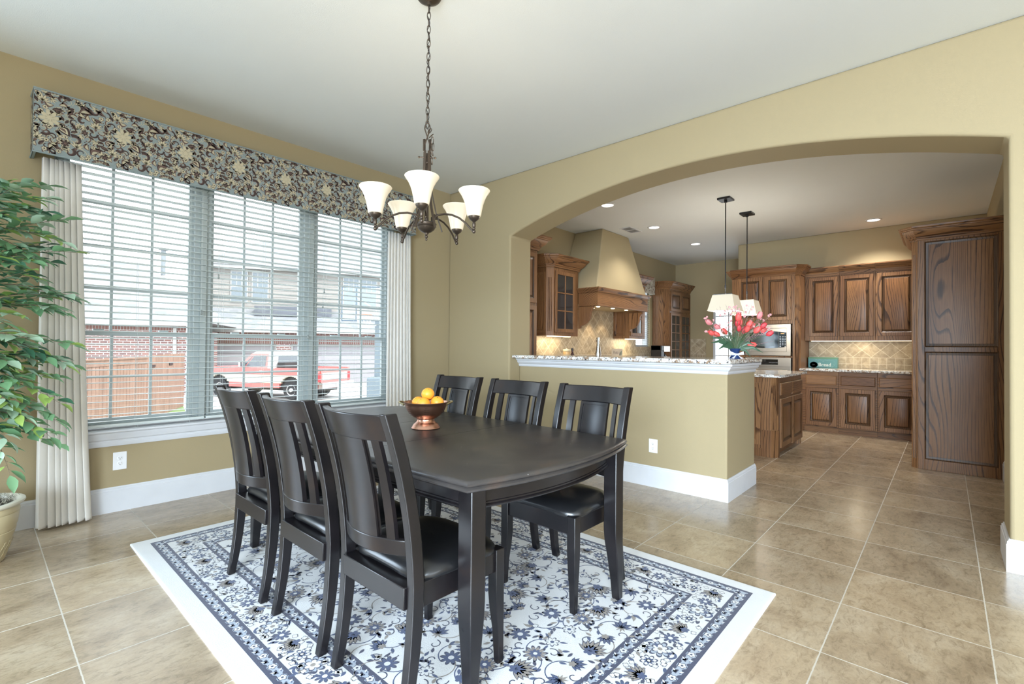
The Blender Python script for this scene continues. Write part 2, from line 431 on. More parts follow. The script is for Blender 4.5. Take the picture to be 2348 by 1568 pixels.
PX, PY, PX2 = 3.976, 1.285, 4.712      # half-height bar wall
struct(MB().box(PX,PX2,PY,JL+.0,0,1.087).build('wall_center', M_WALL, smooth=40, bevel=.012, seg=3))

# baseboards
BB = [(0,0),(.016,0),(.016,.150),(.012,.153),(.012,.165),(.006,.170),(.005,.178),(0,.178)]
def baseboard(name, path, side=1): return struct(MB().sweep(path, BB, side).build(name, M_TRIM, smooth=20))
baseboard('baseboard_left', [(-3.2,YW),(XA,YW),(XA,JL),(PX,JL),(PX,PY),(PX2,PY)], 1)
baseboard('baseboard_right', [(6.48,YK),(XB,YK),(XB,JR),(XA,JR),(XA,-4.5)], 1)
baseboard('baseboard_back', [(X1,2.735),(X2,2.735)], -1)
# moulding below the bar top
TR = [(0,0),(.004,0),(.010,.012),(.010,.024),(.018,.030),(.030,.040),(.036,.052),(.036,.060),(.052,.066),(.056,.084),(0,.084)]
struct(MB().sweep([(PX,JL),(PX,PY),(PX2,PY)], TR, 1, z=1.003).build('trim_1', M_TRIM, smooth=25))

# ------------------------------------------------------------------ main window
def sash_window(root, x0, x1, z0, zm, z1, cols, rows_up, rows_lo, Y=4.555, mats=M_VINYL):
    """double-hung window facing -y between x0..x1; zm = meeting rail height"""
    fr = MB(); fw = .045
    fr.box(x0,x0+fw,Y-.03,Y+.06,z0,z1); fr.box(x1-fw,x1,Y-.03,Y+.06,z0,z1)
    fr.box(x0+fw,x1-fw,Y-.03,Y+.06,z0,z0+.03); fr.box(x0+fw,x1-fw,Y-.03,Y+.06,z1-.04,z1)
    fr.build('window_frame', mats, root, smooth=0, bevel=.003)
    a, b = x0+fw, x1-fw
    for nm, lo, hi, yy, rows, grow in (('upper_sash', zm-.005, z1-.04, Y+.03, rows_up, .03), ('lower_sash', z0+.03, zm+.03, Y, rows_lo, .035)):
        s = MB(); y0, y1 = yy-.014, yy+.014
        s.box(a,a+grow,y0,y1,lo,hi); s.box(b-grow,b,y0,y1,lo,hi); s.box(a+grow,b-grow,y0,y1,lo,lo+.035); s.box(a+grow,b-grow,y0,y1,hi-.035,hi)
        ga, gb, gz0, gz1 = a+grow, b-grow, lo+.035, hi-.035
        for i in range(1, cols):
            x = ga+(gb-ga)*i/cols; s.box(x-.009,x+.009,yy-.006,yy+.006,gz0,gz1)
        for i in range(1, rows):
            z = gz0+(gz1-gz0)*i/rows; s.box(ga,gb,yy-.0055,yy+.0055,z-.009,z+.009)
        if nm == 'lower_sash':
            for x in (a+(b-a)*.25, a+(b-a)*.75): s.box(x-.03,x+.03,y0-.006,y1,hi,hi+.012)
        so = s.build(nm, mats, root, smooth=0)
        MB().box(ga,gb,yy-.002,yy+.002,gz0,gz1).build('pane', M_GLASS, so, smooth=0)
w1 = struct(thing('window_1', None, None, (1.7,4.55,.6)))
for a, b in ((.34,1.215),(1.285,2.105),(2.175,3.05)):
    pass
UN = ((.355,1.225),(1.255,2.125),(2.155,3.025))
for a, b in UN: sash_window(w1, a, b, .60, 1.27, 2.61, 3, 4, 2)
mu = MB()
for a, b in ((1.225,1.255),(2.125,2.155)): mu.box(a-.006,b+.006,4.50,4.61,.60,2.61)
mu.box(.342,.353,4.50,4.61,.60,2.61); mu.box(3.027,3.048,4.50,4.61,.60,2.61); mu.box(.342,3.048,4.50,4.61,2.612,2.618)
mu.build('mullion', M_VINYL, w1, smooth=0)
# sill stool and moulded apron
sl = MB()
sl.box(.342,3.048,YW-.01,4.60,.567,.590)
nose = [(0,0),(.03,0),(.038,.004),(.041,.011),(.038,.018),(.03,.022),(0,.022)]
sl.sweep([(.29,YW),(3.10,YW)], nose, 1, z=.567)
sl.sweep([(.30,YW),(3.09,YW)], [(0,0),(.010,0),(.014,.012),(.014,.028),(.010,.032),(.010,.042),(.018,.050),(.022,.070),(.026,.088),(.026,.095),(0,.095)], 1, z=.472)
sl.build('sill', M_TRIM, w1, smooth=25)

# blinds
def blind(x0, x1, label, cords):
    root = thing('window_blind', label, 'blind', ((x0+x1)/2, 4.49, .60), 'slatted blinds of the dining window')
    m = MB(); z = .648; yc = 4.485; n = 0
    while z < 2.52:
        th = .0016
        prof = [(-.025,.0008),(-.0125,.0018),(0,.0016),(.0125,-.0006),(.025,-.0036)]
        up = [(x0, yc+a, z+b+th) for a,b in prof]; dn = [(x0, yc+a, z+b-th) for a,b in reversed(prof)]
        r0 = up+dn; r1 = [(x1,p[1],p[2]) for p in r0]
        m.loft([r0, r1]); z += .0462
    m.build('slats', M_SLAT, root, smooth=50)
    MB().box(x0,x1,yc-.026,yc+.026,2.54,2.605).build('headrail', M_SLAT, root, smooth=0, bevel=.003)
    MB().box(x0,x1,yc-.025,yc+.025,.606,.628).build('bottom_rail', M_SLAT, root, smooth=0, bevel=.006)
    lad = MB(); wdt = x1-x0
    for f in (.13,.5,.87):
        x = x0+wdt*f
        for dy in (-.0255,.0255): lad.tube([(x,yc+dy,.625),(x,yc+dy,2.55)], .0009, 4)
        lad.tube([(x+.008,yc-.027,.625),(x+.012,yc-.028,.585),(x-.01,yc-.03,.598)], .001, 4)
    lad.build('ladder_cords', M_SLAT, root, smooth=30)
    for (xx, zb) in cords:
        p = MB(); p.tube([(xx,yc-.03,zb),(xx,yc-.031,2.56)], .0009, 5)
        c = p.build('pull_cord', M_SLAT, root)
        t = MB(); t.lathe([(.003,.036),(.007,.03),(.0045,.018),(.0055,.010),(.009,0),(.004,-.003)], (xx,yc-.03,zb-.03), 10)
        t.build('tassel', mat('smoky_plastic', (.28,.31,.30), .3), c)
blind(.362,1.252,'white slatted blind over the left third of the dining window, beside the leafy plant', [(1.215,1.48)])
blind(1.262,2.142,'white slatted blind over the middle third of the dining window', [(1.335,1.78),(1.338,1.38),(2.09,1.30)])
blind(2.152,3.03,'white slatted blind over the right third of the dining window, behind the chandelier', [(2.245,1.745),(2.232,1.60)])

# outlets
def outlet(name, label, loc, face, wdt=.079, hgt=.127):
    r = thing(name, label, 'outlet', loc, None)
    def T(mb):
        mb.X = plane_m(loc, face); return mb
    T(MB()).box(-wdt/2,wdt/2,-hgt/2,hgt/2,0,.005).build('face_plate', mat('white_plastic', (.83,.84,.86), .3), r, smooth=0, bevel=.0015)
    for dv in (.0195,-.0195):
        m = T(MB()); m.lathe([(.0165,.0045),(.0168,.0068),(.015,.0075)], (0,dv,0), 20)
        so = m.build('socket', MATS['white_plastic'], r, smooth=30)
        h = T(MB()); h.box(-.0075,-.0055,dv+.0,dv+.008,.0073,.0078); h.box(.0055,.0075,dv+.0,dv+.007,.0073,.0078); h.lathe([(.0028,.0073),(.0028,.0078)], (0,dv-.007,0), 8)
        h.build('slots', mat('dark_slot', (.02,.02,.02), .6), so, smooth=0)
outlet('wall_outlet', 'white double outlet on the brown wall under the window sill', (.715,YW,.36), '-y')
outlet('wall_outlet', 'white double outlet on the tan bar wall behind the dining table', (PX,1.903,.355), '-x', .079, .118)

# ------------------------------------------------------------------ flat pattern motifs (2D polygons: points, colour index, layer)
def flower(cx, cy, r, n, rot, ci, layer=0, depth=.45, out=None, core=None):
    P = []; k = n*8
    for i in range(k):
        a = 2*pi*i/k; rr = r*(1-depth+depth*abs(cos((a-rot)*n/2))**.7); P.append((cx+rr*cos(a), cy+rr*sin(a)))
    L = []
    if out is not None: L.append(([(cx+(x-cx)*1.22, cy+(y-cy)*1.22) for x,y in P], out, layer)); layer += 1
    L.append((P, ci, layer))
    if core is not None: L.append(([(cx+r*.33*cos(2*pi*i/10), cy+r*.33*sin(2*pi*i/10)) for i in range(10)], core, layer+1))
    return L
def leaf2(cx, cy, ang, ln, wd, ci, layer=0, bend=0.0, serr=0):
    up = []; dn = []; N = 10 if not serr else 16
    for i in range(N+1):
        t = i/N; b = bend*ln*sin(pi*t)*.5; h = wd*sin(pi*t**.8)
        if serr and i % 2: h *= .62
        up.append((t*ln, b+h)); dn.append((t*ln, b-h*.8))
    P = up + dn[::-1][1:-1]
    return [([(cx+x*cos(ang)-y*sin(ang), cy+x*sin(ang)+y*cos(ang)) for x,y in P], ci, layer)]
def ribbon(pts, wd, ci, layer=0):
    up, dn = [], []; n = len(pts)
    for i, (x,y) in enumerate(pts):
        a = pts[max(i-1,0)]; b = pts[min(i+1,n-1)]; dx, dy = b[0]-a[0], b[1]-a[1]; l = math.hypot(dx,dy) or 1
        w_ = wd(i/(n-1)) if callable(wd) else wd
        up.append((x-dy/l*w_, y+dx/l*w_)); dn.append((x+dy/l*w_, y-dx/l*w_))
    return [([up[i],up[i+1],dn[i+1],dn[i]], ci, layer) for i in range(n-1)]
def curl(cx, cy, r, a0, turns, wd, ci, layer=0, n=18):
    return ribbon([(cx+r*(1-.75*t)*cos(a0+turns*2*pi*t), cy+r*(1-.75*t)*sin(a0+turns*2*pi*t)) for t in [i/n for i in range(n+1)]], wd, ci, layer)
def palm(cx, cy, r, ang, ci, layer=0, n=7, out=None, core=None):
    L = []
    for k in range(n):
        a = ang + (k-(n-1)/2)*(2.6/(n-1)); ln = r*(1-.25*abs(k-(n-1)/2)/((n-1)/2))
        if out is not None: L += leaf2(cx-.004*cos(a), cy-.004*sin(a), a, ln*1.12, ln*.21, out, layer)
        L += leaf2(cx, cy, a, ln, ln*.14, ci, layer+1)
    if core is not None: L += flower(cx, cy, r*.3, 5, ang, core, layer+2)
    return L
def stamp(mb, polys, fn, d0, dl, mbase=0):
    for P, ci, ly in polys: mb.add([fn(x, y, d0+dl*ly) for x, y in P], [tuple(range(len(P)))], mbase+ci)

# ------------------------------------------------------------------ rug
def build_rug():
    x0, x1, y0, y1, zt = .638, 2.645, .622, 3.630, .011
    cols = [('rug_ivory',(.66,.665,.67)), ('rug_navy',(.004,.010,.055)), ('rug_mid_blue',(.020,.043,.13)), ('rug_taupe',(.23,.20,.175)), ('rug_pale_blue_grey',(.33,.38,.46))]
    ms = [mat(n, c, .95, bump=(420,.5,.003), sheen=.3) for n, c in cols]
    mb = MB()
    edge = [(0,0),(.004,.007),(.012,.011),(.02,.011),(.02,0)]
    W_, H_ = x1-x0, y1-y0
    rings = []
    for ins, z in ((0,.0),(0,.006),(.004,.010),(.012,zt)):
        rings.append([(x0+ins,y0+ins,z),(x1-ins,y0+ins,z),(x1-ins,y1-ins,z),(x0+ins,y1-ins,z)])
    mb.loft(rings, 0)
    def fn(x, y, d): return (x0+x, y0+y, zt+d)
    def frame(a, b, ci, ly):      # rectangular ring between insets a<b
        q = []
        for (p, r_, s_, t_) in ((a,a,W_-a,b),(a,H_-b,W_-a,H_-a),(a,b,b,H_-b),(W_-b,b,W_-a,H_-b)):
            q.append(([(p,r_),(s_,r_),(s_,t_),(p,t_)], ci, ly))
        return q
    L = []
    L += frame(.088,.147,4,0) + frame(.300,.352,4,0)
    for a, b in ((.082,.099),(.137,.150),(.295,.308),(.344,.356)): L += frame(a, b, 1, 1)
    rnd = random.Random(3)
    # narrow bands: alternating small flowers, scalloped navy edge and leaves
    def along(ins):
        w_, h_ = W_-2*ins, H_-2*ins
        n1, n2 = max(2, round(w_/.044)), max(2, round(h_/.044))
        out = []
        for i in range(n1):
            t = (i+.5)/n1; out += [(ins+w_*t, ins, 0, i), (ins+w_*t, H_-ins, 0, i)]
        for i in range(n2):
            t = (i+.5)/n2; out += [(ins, ins+h_*t, pi/2, i), (W_-ins, ins+h_*t, pi/2, i)]
        return out
    for ins, hw in ((.118,.020),(.326,.018)):
        for (x,y,a,i) in along(ins):
            nx, ny = -sin(a), cos(a); tx, ty = cos(a), sin(a)
            if i % 2: L += flower(x, y, .0155, 5, rnd.random()*3, 0, 3, out=1, core=1)
            else:
                for sg in (1,-1):
                    L += leaf2(x-tx*.014*sg, y-ty*.014*sg, a+(0 if sg>0 else pi)+.5*sg, .030, .0065, 1, 3)
                    L += leaf2(x+nx*.008*sg, y+ny*.008*sg, a+.9*sg, .018, .004, 0, 4)
            for sg in (1,-1):
                L += leaf2(x+tx*.009+nx*sg*hw*.9, y+ty*.009+ny*sg*hw*.9, a, .026, .0085, 1, 2)
                L += leaf2(x+nx*sg*hw*.55-tx*.008, y+ny*sg*hw*.55-ty*.008, a+.3*sg, .016, .003, 2, 3)
    # main border: palmettes, rosettes and curled leaves on ivory
    ins = .224; w_, h_ = W_-2*ins, H_-2*ins
    def mborder(x, y, a, i):
        nx, ny = -sin(a), cos(a); tx, ty = cos(a), sin(a); o = []
        k = i % 4
        if k == 0:
            o += palm(x-nx*.02, y-ny*.02, .066, a+pi/2, 3, 3, 9, out=1, core=2)
            for sg in (1,-1): o += curl(x+tx*.048*sg, y+ty*.048*sg, .030, a+pi/2, .45*sg, .0045, 2, 2) + curl(x+tx*.05*sg, y+ty*.05*sg, .023, a+pi/2, .42*sg, .003, 3, 3)
        elif k == 1:
            o += flower(x, y, .030, 8, a, 0, 3, out=1, core=2) + flower(x, y, .020, 8, a+.3, 2, 5, core=0)
        elif k == 2:
            o += flower(x, y, .046, 9, a, 4, 2, out=1) + flower(x, y, .030, 6, a+.4, 0, 4, out=1, core=3)
            for sg in (1,-1): o += curl(x+nx*.045*sg, y+ny*.045*sg, .036, a+(0 if sg>0 else pi), .4, .005, 2, 2)
        else:
            o += flower(x, y, .030, 9, a, 2, 3, out=1, core=0, depth=.6)
        for j in range(11):
            px, py = x+tx*rnd.uniform(-.05,.05)+nx*rnd.choice((-1,1))*rnd.uniform(.03,.066), y+ty*rnd.uniform(-.05,.05)+ny*rnd.choice((-1,1))*rnd.uniform(.03,.066)
            if rnd.random()<.5: o += flower(px, py, .011, 4, rnd.random()*3, 0, 6, out=1)
            else: o += leaf2(px, py, rnd.random()*6.3, .030, .0075, rnd.choice((1,1,2,2,3)), 6)
        return o
    n1, n2 = 4*round(w_/.092/4), 4*round(h_/.092/4)
    for i in range(n1):
        t = i/n1
        L += mborder(ins+w_*t, ins, 0, i) + mborder(W_-ins-w_*t, H_-ins, 0, i)
    for i in range(n2):
        t = i/n2
        L += mborder(W_-ins, ins+h_*t, pi/2, i) + mborder(ins, H_-ins-h_*t, pi/2, i)
    # inner field: curling vines with large blossoms, mirrored left/right
    fx0, fx1, fy0, fy1 = .375, W_-.375, .375, H_-.375
    cxm = W_/2; gx, gy = .118, .128
    ny_ = int((fy1-fy0)/gy)
    for j in range(ny_+1):
        y = fy0+.05+j*(fy1-fy0-.1)/ny_
        for i in range(7):
            dx = (i + (.5 if j % 2 else 0))*gx
            if cxm+dx > fx1-.03: continue
            kind = (i*2+j*3) % 7
            jx, jy = rnd.uniform(-.02,.02), rnd.uniform(-.02,.02); rt = rnd.random()*6.3; small = rnd.random()
            sides = (1,-1) if dx > .001 else (1,)
            for sg in sides:
                x = cxm+sg*(dx+jx); yy = y+jy; a = rt if sg > 0 else pi-rt
                if kind == 0: L += palm(x, yy, .080, a, 3, 3, 9, out=1, core=2) + palm(x, yy, .045, a, 2, 6, 5)
                elif kind == 1: L += flower(x, yy, .037, 9, a, 2, 3, out=1, core=0, depth=.6) + palm(x, yy, .045, a, 3, 2, 5, out=1)
                elif kind == 2: L += palm(x, yy, .055, a, 2, 3, 7, out=1, core=3)
                elif kind == 3: L += flower(x, yy, .026, 7, a, 0, 4, out=1, core=2, depth=.6) + sum([leaf2(x+.03*cos(a+q), yy+.03*sin(a+q), a+q, .035, .007, 2, 3, serr=1) for q in (0,2.1,4.2)], [])
                elif kind == 4: L += palm(x, yy, .06, a, 2, 3, 6, out=1) + palm(x, yy, .035, a+pi, 3, 3, 5)
                elif kind == 5: L += flower(x, yy, .042, 11, a, 3, 3, out=1, core=2, depth=.6) + flower(x, yy, .026, 8, a, 2, 6, core=0)
                else: L += sum([leaf2(x, yy, a+q, .055, .012, 2 if q else 3, 3, bend=.3, serr=1) for q in (0,.8,-.8)], []) + flower(x, yy, .012, 5, a, 0, 6, out=1)
                # vine arc + curl to the next blossom
                rr = .064; s2 = 1 if (i+j) % 2 else -1
                L += ribbon([(x+sg*rr*(1-cos(t))*1.0, yy+s2*rr*sin(t)) for t in [pi*.95*q/14 for q in range(15)]], .0022, 3 if (i+j)%3==0 else 2, 2)
                L += curl(x+sg*.055, yy-s2*.045, .028, a, .8*sg, .0022, 1, 2)
                for q in range(6):
                    lx, ly = x+sg*rnd.uniform(-.06,.06), yy+s2*rnd.uniform(.035,.075)
                    L += leaf2(lx, ly, a+q*2, .032, .009, (2,3,1,2,1,3)[q], 3, serr=1)
    L = [p for p in L if all(.08 < x < W_-.08 and .08 < y < H_-.08 for x, y in p[0])]
    stamp(mb, L, fn, .0004, .00012)
    o = mb.build('area_rug', ms, smooth=0)
    tag(o, 'ivory and navy blue floral rug with wide bordered edge, lying under the dining table', 'rug')
build_rug()

# ------------------------------------------------------------------ dining table
TX0, TX1, TY0, TY1, TZ = 1.085, 2.145, 1.165, 3.063, .760
def table_outline(ins=0.0, n=22):
    P = []
    cx, cyy = (TX0+TX1)/2, (TY0+TY1)/2; hx, hy = (TX1-TX0)/2-ins, (TY1-TY0)/2-ins
    def arc(a, b, bow, nrm):
        for i in range(n):
            t = i/n; s_ = bow*(1-(2*t-1)**2); P.append((a[0]+(b[0]-a[0])*t+nrm[0]*s_, a[1]+(b[1]-a[1])*t+nrm[1]*s_))
    c = [(cx-hx,cyy-hy),(cx+hx,cyy-hy),(cx+hx,cyy+hy),(cx-hx,cyy+hy)]
    arc(c[0],c[1],.085,(0,-1)); arc(c[1],c[2],.028,(1,0)); arc(c[2],c[3],.085,(0,1)); arc(c[3],c[0],.028,(-1,0))
    return P
def build_table():
    r = thing('dining_table', 'long black wooden dining table with bowed ends standing on the blue rug', 'table', (1.615,2.114,.0128))
    mb = MB()
    prof = [(.03,.722),(.004,.722),(-.002,.727),(-.003,.733),(.003,.738),(.006,.740),(.0,.744),(-.001,.750),(.004,.757),(.014,TZ)]
    mb.loft([[(x,y,z) for x,y in table_outline(i)] for i, z in prof])
    mb.build('tabletop', M_TOP, r, smooth=50)
    g = MB(); dk = mat('seam_shadow_wood', (.004,.004,.004), .6)
    for y in (1.868, 2.360): g.box(TX0-.008,TX1+.008,y-.0012,y+.0012,TZ-.004,TZ+.0003)
    g.build('leaf_seam', dk, r, smooth=0)
    ap = MB()
    P = table_outline(.062); n = len(P)
    ap.sweep(P, [(0,0),(0,.084),(-.02,.084),(-.02,0)], 1, closed=True, z=.640)
    bead = [(.0,.0),(.008,.002),(.011,.007),(.008,.012),(.003,.014),(.003,.020),(0,.022)]
    ap.sweep(P, bead, 1, closed=True, z=.640)
    ap.build('apron', M_BLK, r, smooth=40)
    w_ = .068
    for (lx, ly, sx, sy) in ((1.105,1.165,1,1),(2.087,1.150,-1,1),(1.105,3.063,1,-1),(2.087,3.078,-1,-1)):
        m = MB(); rings = []
        for z, ins in ((.0128,.030),(.10,.024),(.2,.014),(.29,.003),(.34,0),(.724,0)):
            xa, xb = lx, lx+sx*(w_-ins); ya, yb = ly, ly+sy*(w_-ins)
            rings.append([(xa,ya,z),(xb,ya,z),(xb,yb,z),(xa,yb,z)])
        m.loft(rings); m.build('leg', M_BLK, r, smooth=20, bevel=.004)
build_table()

# ------------------------------------------------------------------ dining chairs (local: faces +x)
def build_chair():
    r = thing('dining_chair', 'black wooden dining chair', 'chair', (0,0,0), None)
    def postx(z):     # centre line of the rear posts
        if z < .42: t = 1-z/.42; return -.172-.045*t*t
        t = (z-.42)/.565; return -.172-.018*t-.095*t*t
    hw = .226
    def post_rings(sy):
        R = []
        for i in range(15):
            z = .985*i/14; c = postx(z); d = .0235 if z > .3 else .017+.0065*z/.3
            ya, yb = sy*hw, sy*(hw-.036)
            R.append([(c-d,ya,z),(c+d*.9,ya,z),(c+d*.9,yb,z),(c-d,yb,z)])
        return R
    for sy in (1,-1):
        m = MB(); m.loft(post_rings(sy)); m.build('rear_post', M_BLK, r, smooth=35, bevel=.004)
    for sy in (1,-1):
        m = MB(); R = []
        for z, ins in ((0,.017),(.12,.012),(.2,.004),(.26,0),(.43,0)):
            xa, xb = .228, .228-(.044-ins); ya, yb = sy*hw, sy*(hw-(.044-ins)); R.append([(xa,ya,z),(xb,ya,z),(xb,yb,z),(xa,yb,z)])
        m.loft(R); m.build('leg', M_BLK, r, smooth=20, bevel=.003)
    m = MB()
    m.box(.188,.218,-hw+.044,hw-.044,.345,.425); m.box(-.158,.19,hw-.034,hw-.010,.345,.425); m.box(-.158,.19,-hw+.010,-hw+.034,.345,.425)
    m.box(-.206,-.150,-hw+.036,hw-.036,.345,.418)
    m.build('seat_frame', M_BLK, r, smooth=20, bevel=.003)
    # padded seat
    rings = []; N = 40
    def sup(a, rx, ry, e=5.0):
        c, s = cos(a), sin(a); k = (abs(c)**e+abs(s)**e)**(-1/e); return rx*c*k, ry*s*k
    cx = .031; m = MB()
    for ins, z in ((.012,.424),(.002,.428),(0,.440),(.006,.453),(.022,.466),(.05,.475),(.095,.481),(.15,.484),(.205,.485)):
        R = []
        for i in range(N):
            x, y = sup(2*pi*i/N, .200-ins, .232-ins); 
            # corners pull down slightly
            k = max(0, abs(x)/.2+abs(y)/.23-1.3)
            R.append((cx+x, y*(1 if x > -.1 else .96), z-.02*k))
        rings.append(R)
    m.loft(rings); m.build('seat_cushion', M_LEATHER, r, smooth=60)
    # curved rails and slats
    def arc_piece(z0, z1, bow, y0, y1, th, n=12, off=0.0, bow2=None):
        R = []
        for i in range(n+1):
            y = y0+(y1-y0)*i/n; t = 1-(y/(hw-.036))**2
            def bx(z, b): return postx(z)-b*t+off
            b2 = bow if bow2 is None else bow2
            R.append([(bx(z0,bow)-th/2,y,z0),(bx(z0,bow)+th/2,y,z0),(bx(z1,b2)+th/2,y,z1),(bx(z1,b2)-th/2,y,z1)])
        return R
    iy = hw-.036
    m = MB(); m.loft(arc_piece(.892,.978,.048,-iy,iy,.026)); m.build('crest_rail', M_BLK, r, smooth=30, bevel=.004)
    m = MB(); m.loft(arc_piece(.512,.566,.060,-iy,iy,.026)); m.build('lower_rail', M_BLK, r, smooth=30, bevel=.004)
    def curved_panel(y0, y1, th, off=0.0, nz=8, ny=10, z0=.556, z1=.902):
        mb = MB(); vs = []; fs = []
        for side in (-1,1):
            for j in range(nz+1):
                z = z0+(z1-z0)*j/nz; b = .060-.012*min(1, max(0, (z-.56)/.335))
                for i in range(ny+1):
                    y = y0+(y1-y0)*i/ny; t = 1-(y/iy)**2; vs.append((postx(z)-b*t+off+side*th/2, y, z))
        A = (nz+1)*(ny+1)
        for j in range(nz):
            for i in range(ny):
                a = j*(ny+1)+i; q = (a,a+1,a+ny+2,a+ny+1); fs.append(q); fs.append(tuple(A+k for k in reversed(q)))
        bd = [i for i in range(ny+1)] + [j*(ny+1)+ny for j in range(1,nz+1)] + [nz*(ny+1)+i for i in range(ny-1,-1,-1)] + [j*(ny+1) for j in range(nz-1,0,-1)]
        for k in range(len(bd)):
            a, b = bd[k], bd[(k+1)%len(bd)]; fs.append((a,b,A+b,A+a))
        return mb.add(vs, fs)
    p = curved_panel(-.088,.088,.012,off=-.0045)
    # raised moulding frame on the front of the panel
    for (a,b) in ((-.088,-.073),(.073,.088)): q = curved_panel(a,b,.012,ny=2,z0=.567,z1=.889,off=.001); p.add(q.v, q.f)
    for (a,b) in ((.567,.580),(.876,.889)): q = curved_panel(-.073,.073,.012,z0=a,z1=b,nz=1,off=.001); p.add(q.v, q.f)
    for (a,b) in ((-.071,-.064),(.064,.071)): q = curved_panel(a,b,.009,ny=1,z0=.582,z1=.874,off=-.001); p.add(q.v, q.f)
    for (a,b) in ((.582,.588),(.868,.874)): q = curved_panel(-.064,.064,.009,z0=a,z1=b,nz=1,off=-.001); p.add(q.v, q.f)
    p.build('back_panel', M_BLK, r, smooth=30)
    for s_ in (1,-1): curved_panel(min(s_*.124,s_*.152), max(s_*.124,s_*.152), .014, ny=2, off=-.003).build('slat', M_BLK, r, smooth=30)
    return r
chair0 = build_chair()
GC = None
spots = [(1.133,1.478,0,'black dining chair with leather seat, largest and nearest of the three along the window side'),
         (1.128,2.005,0,'black dining chair on the window side, between the other two of its row'),
         (1.128,2.568,0,'black dining chair on the window side, closest to the window'),
         (2.030,1.458,pi,'black dining chair before the bar wall, its leather seat showing under the table end'),
         (2.030,2.020,pi,'black dining chair across the table, between the other two chairs on the bar side'),
         (2.040,2.592,pi,'black dining chair across the table, right behind the bowl of oranges')]
for i, (x, y, a, lb) in enumerate(spots):
    c = chair0 if i == 0 else copy_tree(chair0)
    c.location = (x, y, .0125); c.rotation_euler = (0, 0, a); c['label'] = lb; c['group'] = 'six dining chairs around the table'

# ------------------------------------------------------------------ copper colander with oranges
def build_bowl():
    bx, by = 1.652, 2.112; bz = TZ+.0005
    # measured centre on the tabletop
    r = thing('copper_bowl', 'footed copper colander with brass handles holding oranges on the dining table', 'bowl', (bx,by,bz))
    cop = mat('copper', (.58,.32,.23), .30, 1.0, bump=(40,.08,.001)); brass = mat('brass', (.55,.47,.28), .3, 1.0)
    prof = [(.076,0),(.078,.003),(.072,.012),(.067,.022),(.056,.030),(.050,.036),(.046,.046),(.046,.052)]
    m = MB(); m.lathe(prof, (bx,by,bz), 40); m.build('foot', cop, r, smooth=60)
    out = [(.046,.050),(.056,.056),(.075,.068),(.093,.086),(.104,.104),(.111,.122),(.115,.138),(.119,.141),(.119,.144),(.114,.144)]
    inn = [(.110,.138),(.105,.12),(.096,.10),(.082,.082),(.060,.068),(.02,.060)]
    m = MB(); m.lathe(out+inn, (bx,by,bz), 48); bo = m.build('bowl_body', cop, r, smooth=60)
    h = MB()
    for k in range(6):
        a0 = -2.2+k*2*pi/6
        for i in range(5):
            for j in range(5):
                if (i-2)**2+(j-2)**2 > 6: continue
                a = a0+(i-2)*.055; z = .098+(j-2)*.0105; rr = .1005+.0*(z) + (z-.098)*.42
                p = Vector((bx+rr*cos(a), by+rr*sin(a), bz+z)); nrm = Vector((cos(a),sin(a),-.35)).normalized()
                u = nrm.cross(Vector((0,0,1))).normalized(); v = nrm.cross(u)
                h.add([p+nrm*.0012+u*.0016*cos(q)+v*.0016*sin(q) for q in [2*pi*t/6 for t in range(6)]], [(0,1,2,3,4,5)])
    h.build('perforations', mat('dark_hole', (.03,.015,.01), .8), bo, smooth=0)
    for sgn in (1,-1):
        a = -.72 if sgn > 0 else -.72+pi
        d = Vector((cos(a),sin(a),0)); t = Vector((-sin(a),cos(a),0)); c = Vector((bx,by,bz+.133))
        pts = [c+d*.114+t*.048, c+d*.118+t*.040+Vector((0,0,.002)), c+d*.130+t*.034+Vector((0,0,.007)), c+d*.142+t*.016+Vector((0,0,.010)), c+d*.142-t*.016+Vector((0,0,.010)), c+d*.130-t*.034+Vector((0,0,.007)), c+d*.118-t*.040+Vector((0,0,.002)), c+d*.114-t*.048]
        MB().tube(pts, [.006,.006,.0045,.0045,.0045,.0045,.006,.006], 8).build('handle', brass, r, smooth=60)
    orange = mat('orange_peel', (.86,.36,.035), .42, bump=(160,.25,.002)); st = mat('orange_stem', (.12,.14,.04), .7)
    R = .0358
    lay = [(-.045,.020,.128,'orange at the window side of the copper bowl, partly behind two others'),
           (.002,-.040,.136,'orange in the middle at the front rim of the copper bowl'),
           (.014,.016,.178,'topmost orange of the copper bowl'),
           (.062,-.034,.138,'orange at the brass handle on the kitchen side of the copper bowl'),
           (-.052,-.040,.112,'darker orange low behind the far rim of the copper bowl'),
           (.048,.050,.120,'orange hidden low at the back of the copper bowl'),
           (-.005,-.003,.098,'orange at the bottom of the copper bowl, under the others')]
    Rv = Vector((.6684,-.7437,0)); Fv = Vector((.7437,.6684,0))
    pos = [(-.046,.022,.134),(-.006,-.044,.136),(.008,.012,.183),(.064,-.016,.141),(.004,.004,.098)]
    lay = lay[:4]+lay[6:]
    for (u, v, z), (_,_,_,lb) in zip(pos, lay):
        c = Vector((bx,by,bz+z))+Rv*u+Fv*v
        o = MB().sphere(c, R, 24, 16, sz=.96).build('orange', orange, None, smooth=180)
        tag(o, lb, 'orange', 'oranges in the copper bowl')
        ax = (Rv*(.3*sin(u*300))-Fv*.55+Vector((0,0,.75))).normalized(); p = c+ax*(R*.975)
        uu = ax.cross(Vector((1,0,0))).normalized(); vv = ax.cross(uu)
        k = MB(); k.add([p+ax*.0008+(uu*cos(q)+vv*sin(q))*.0028 for q in [2*pi*t/5 for t in range(5)]], [(0,1,2,3,4)]); k.build('stem_scar', st, o, smooth=0)
build_bowl()

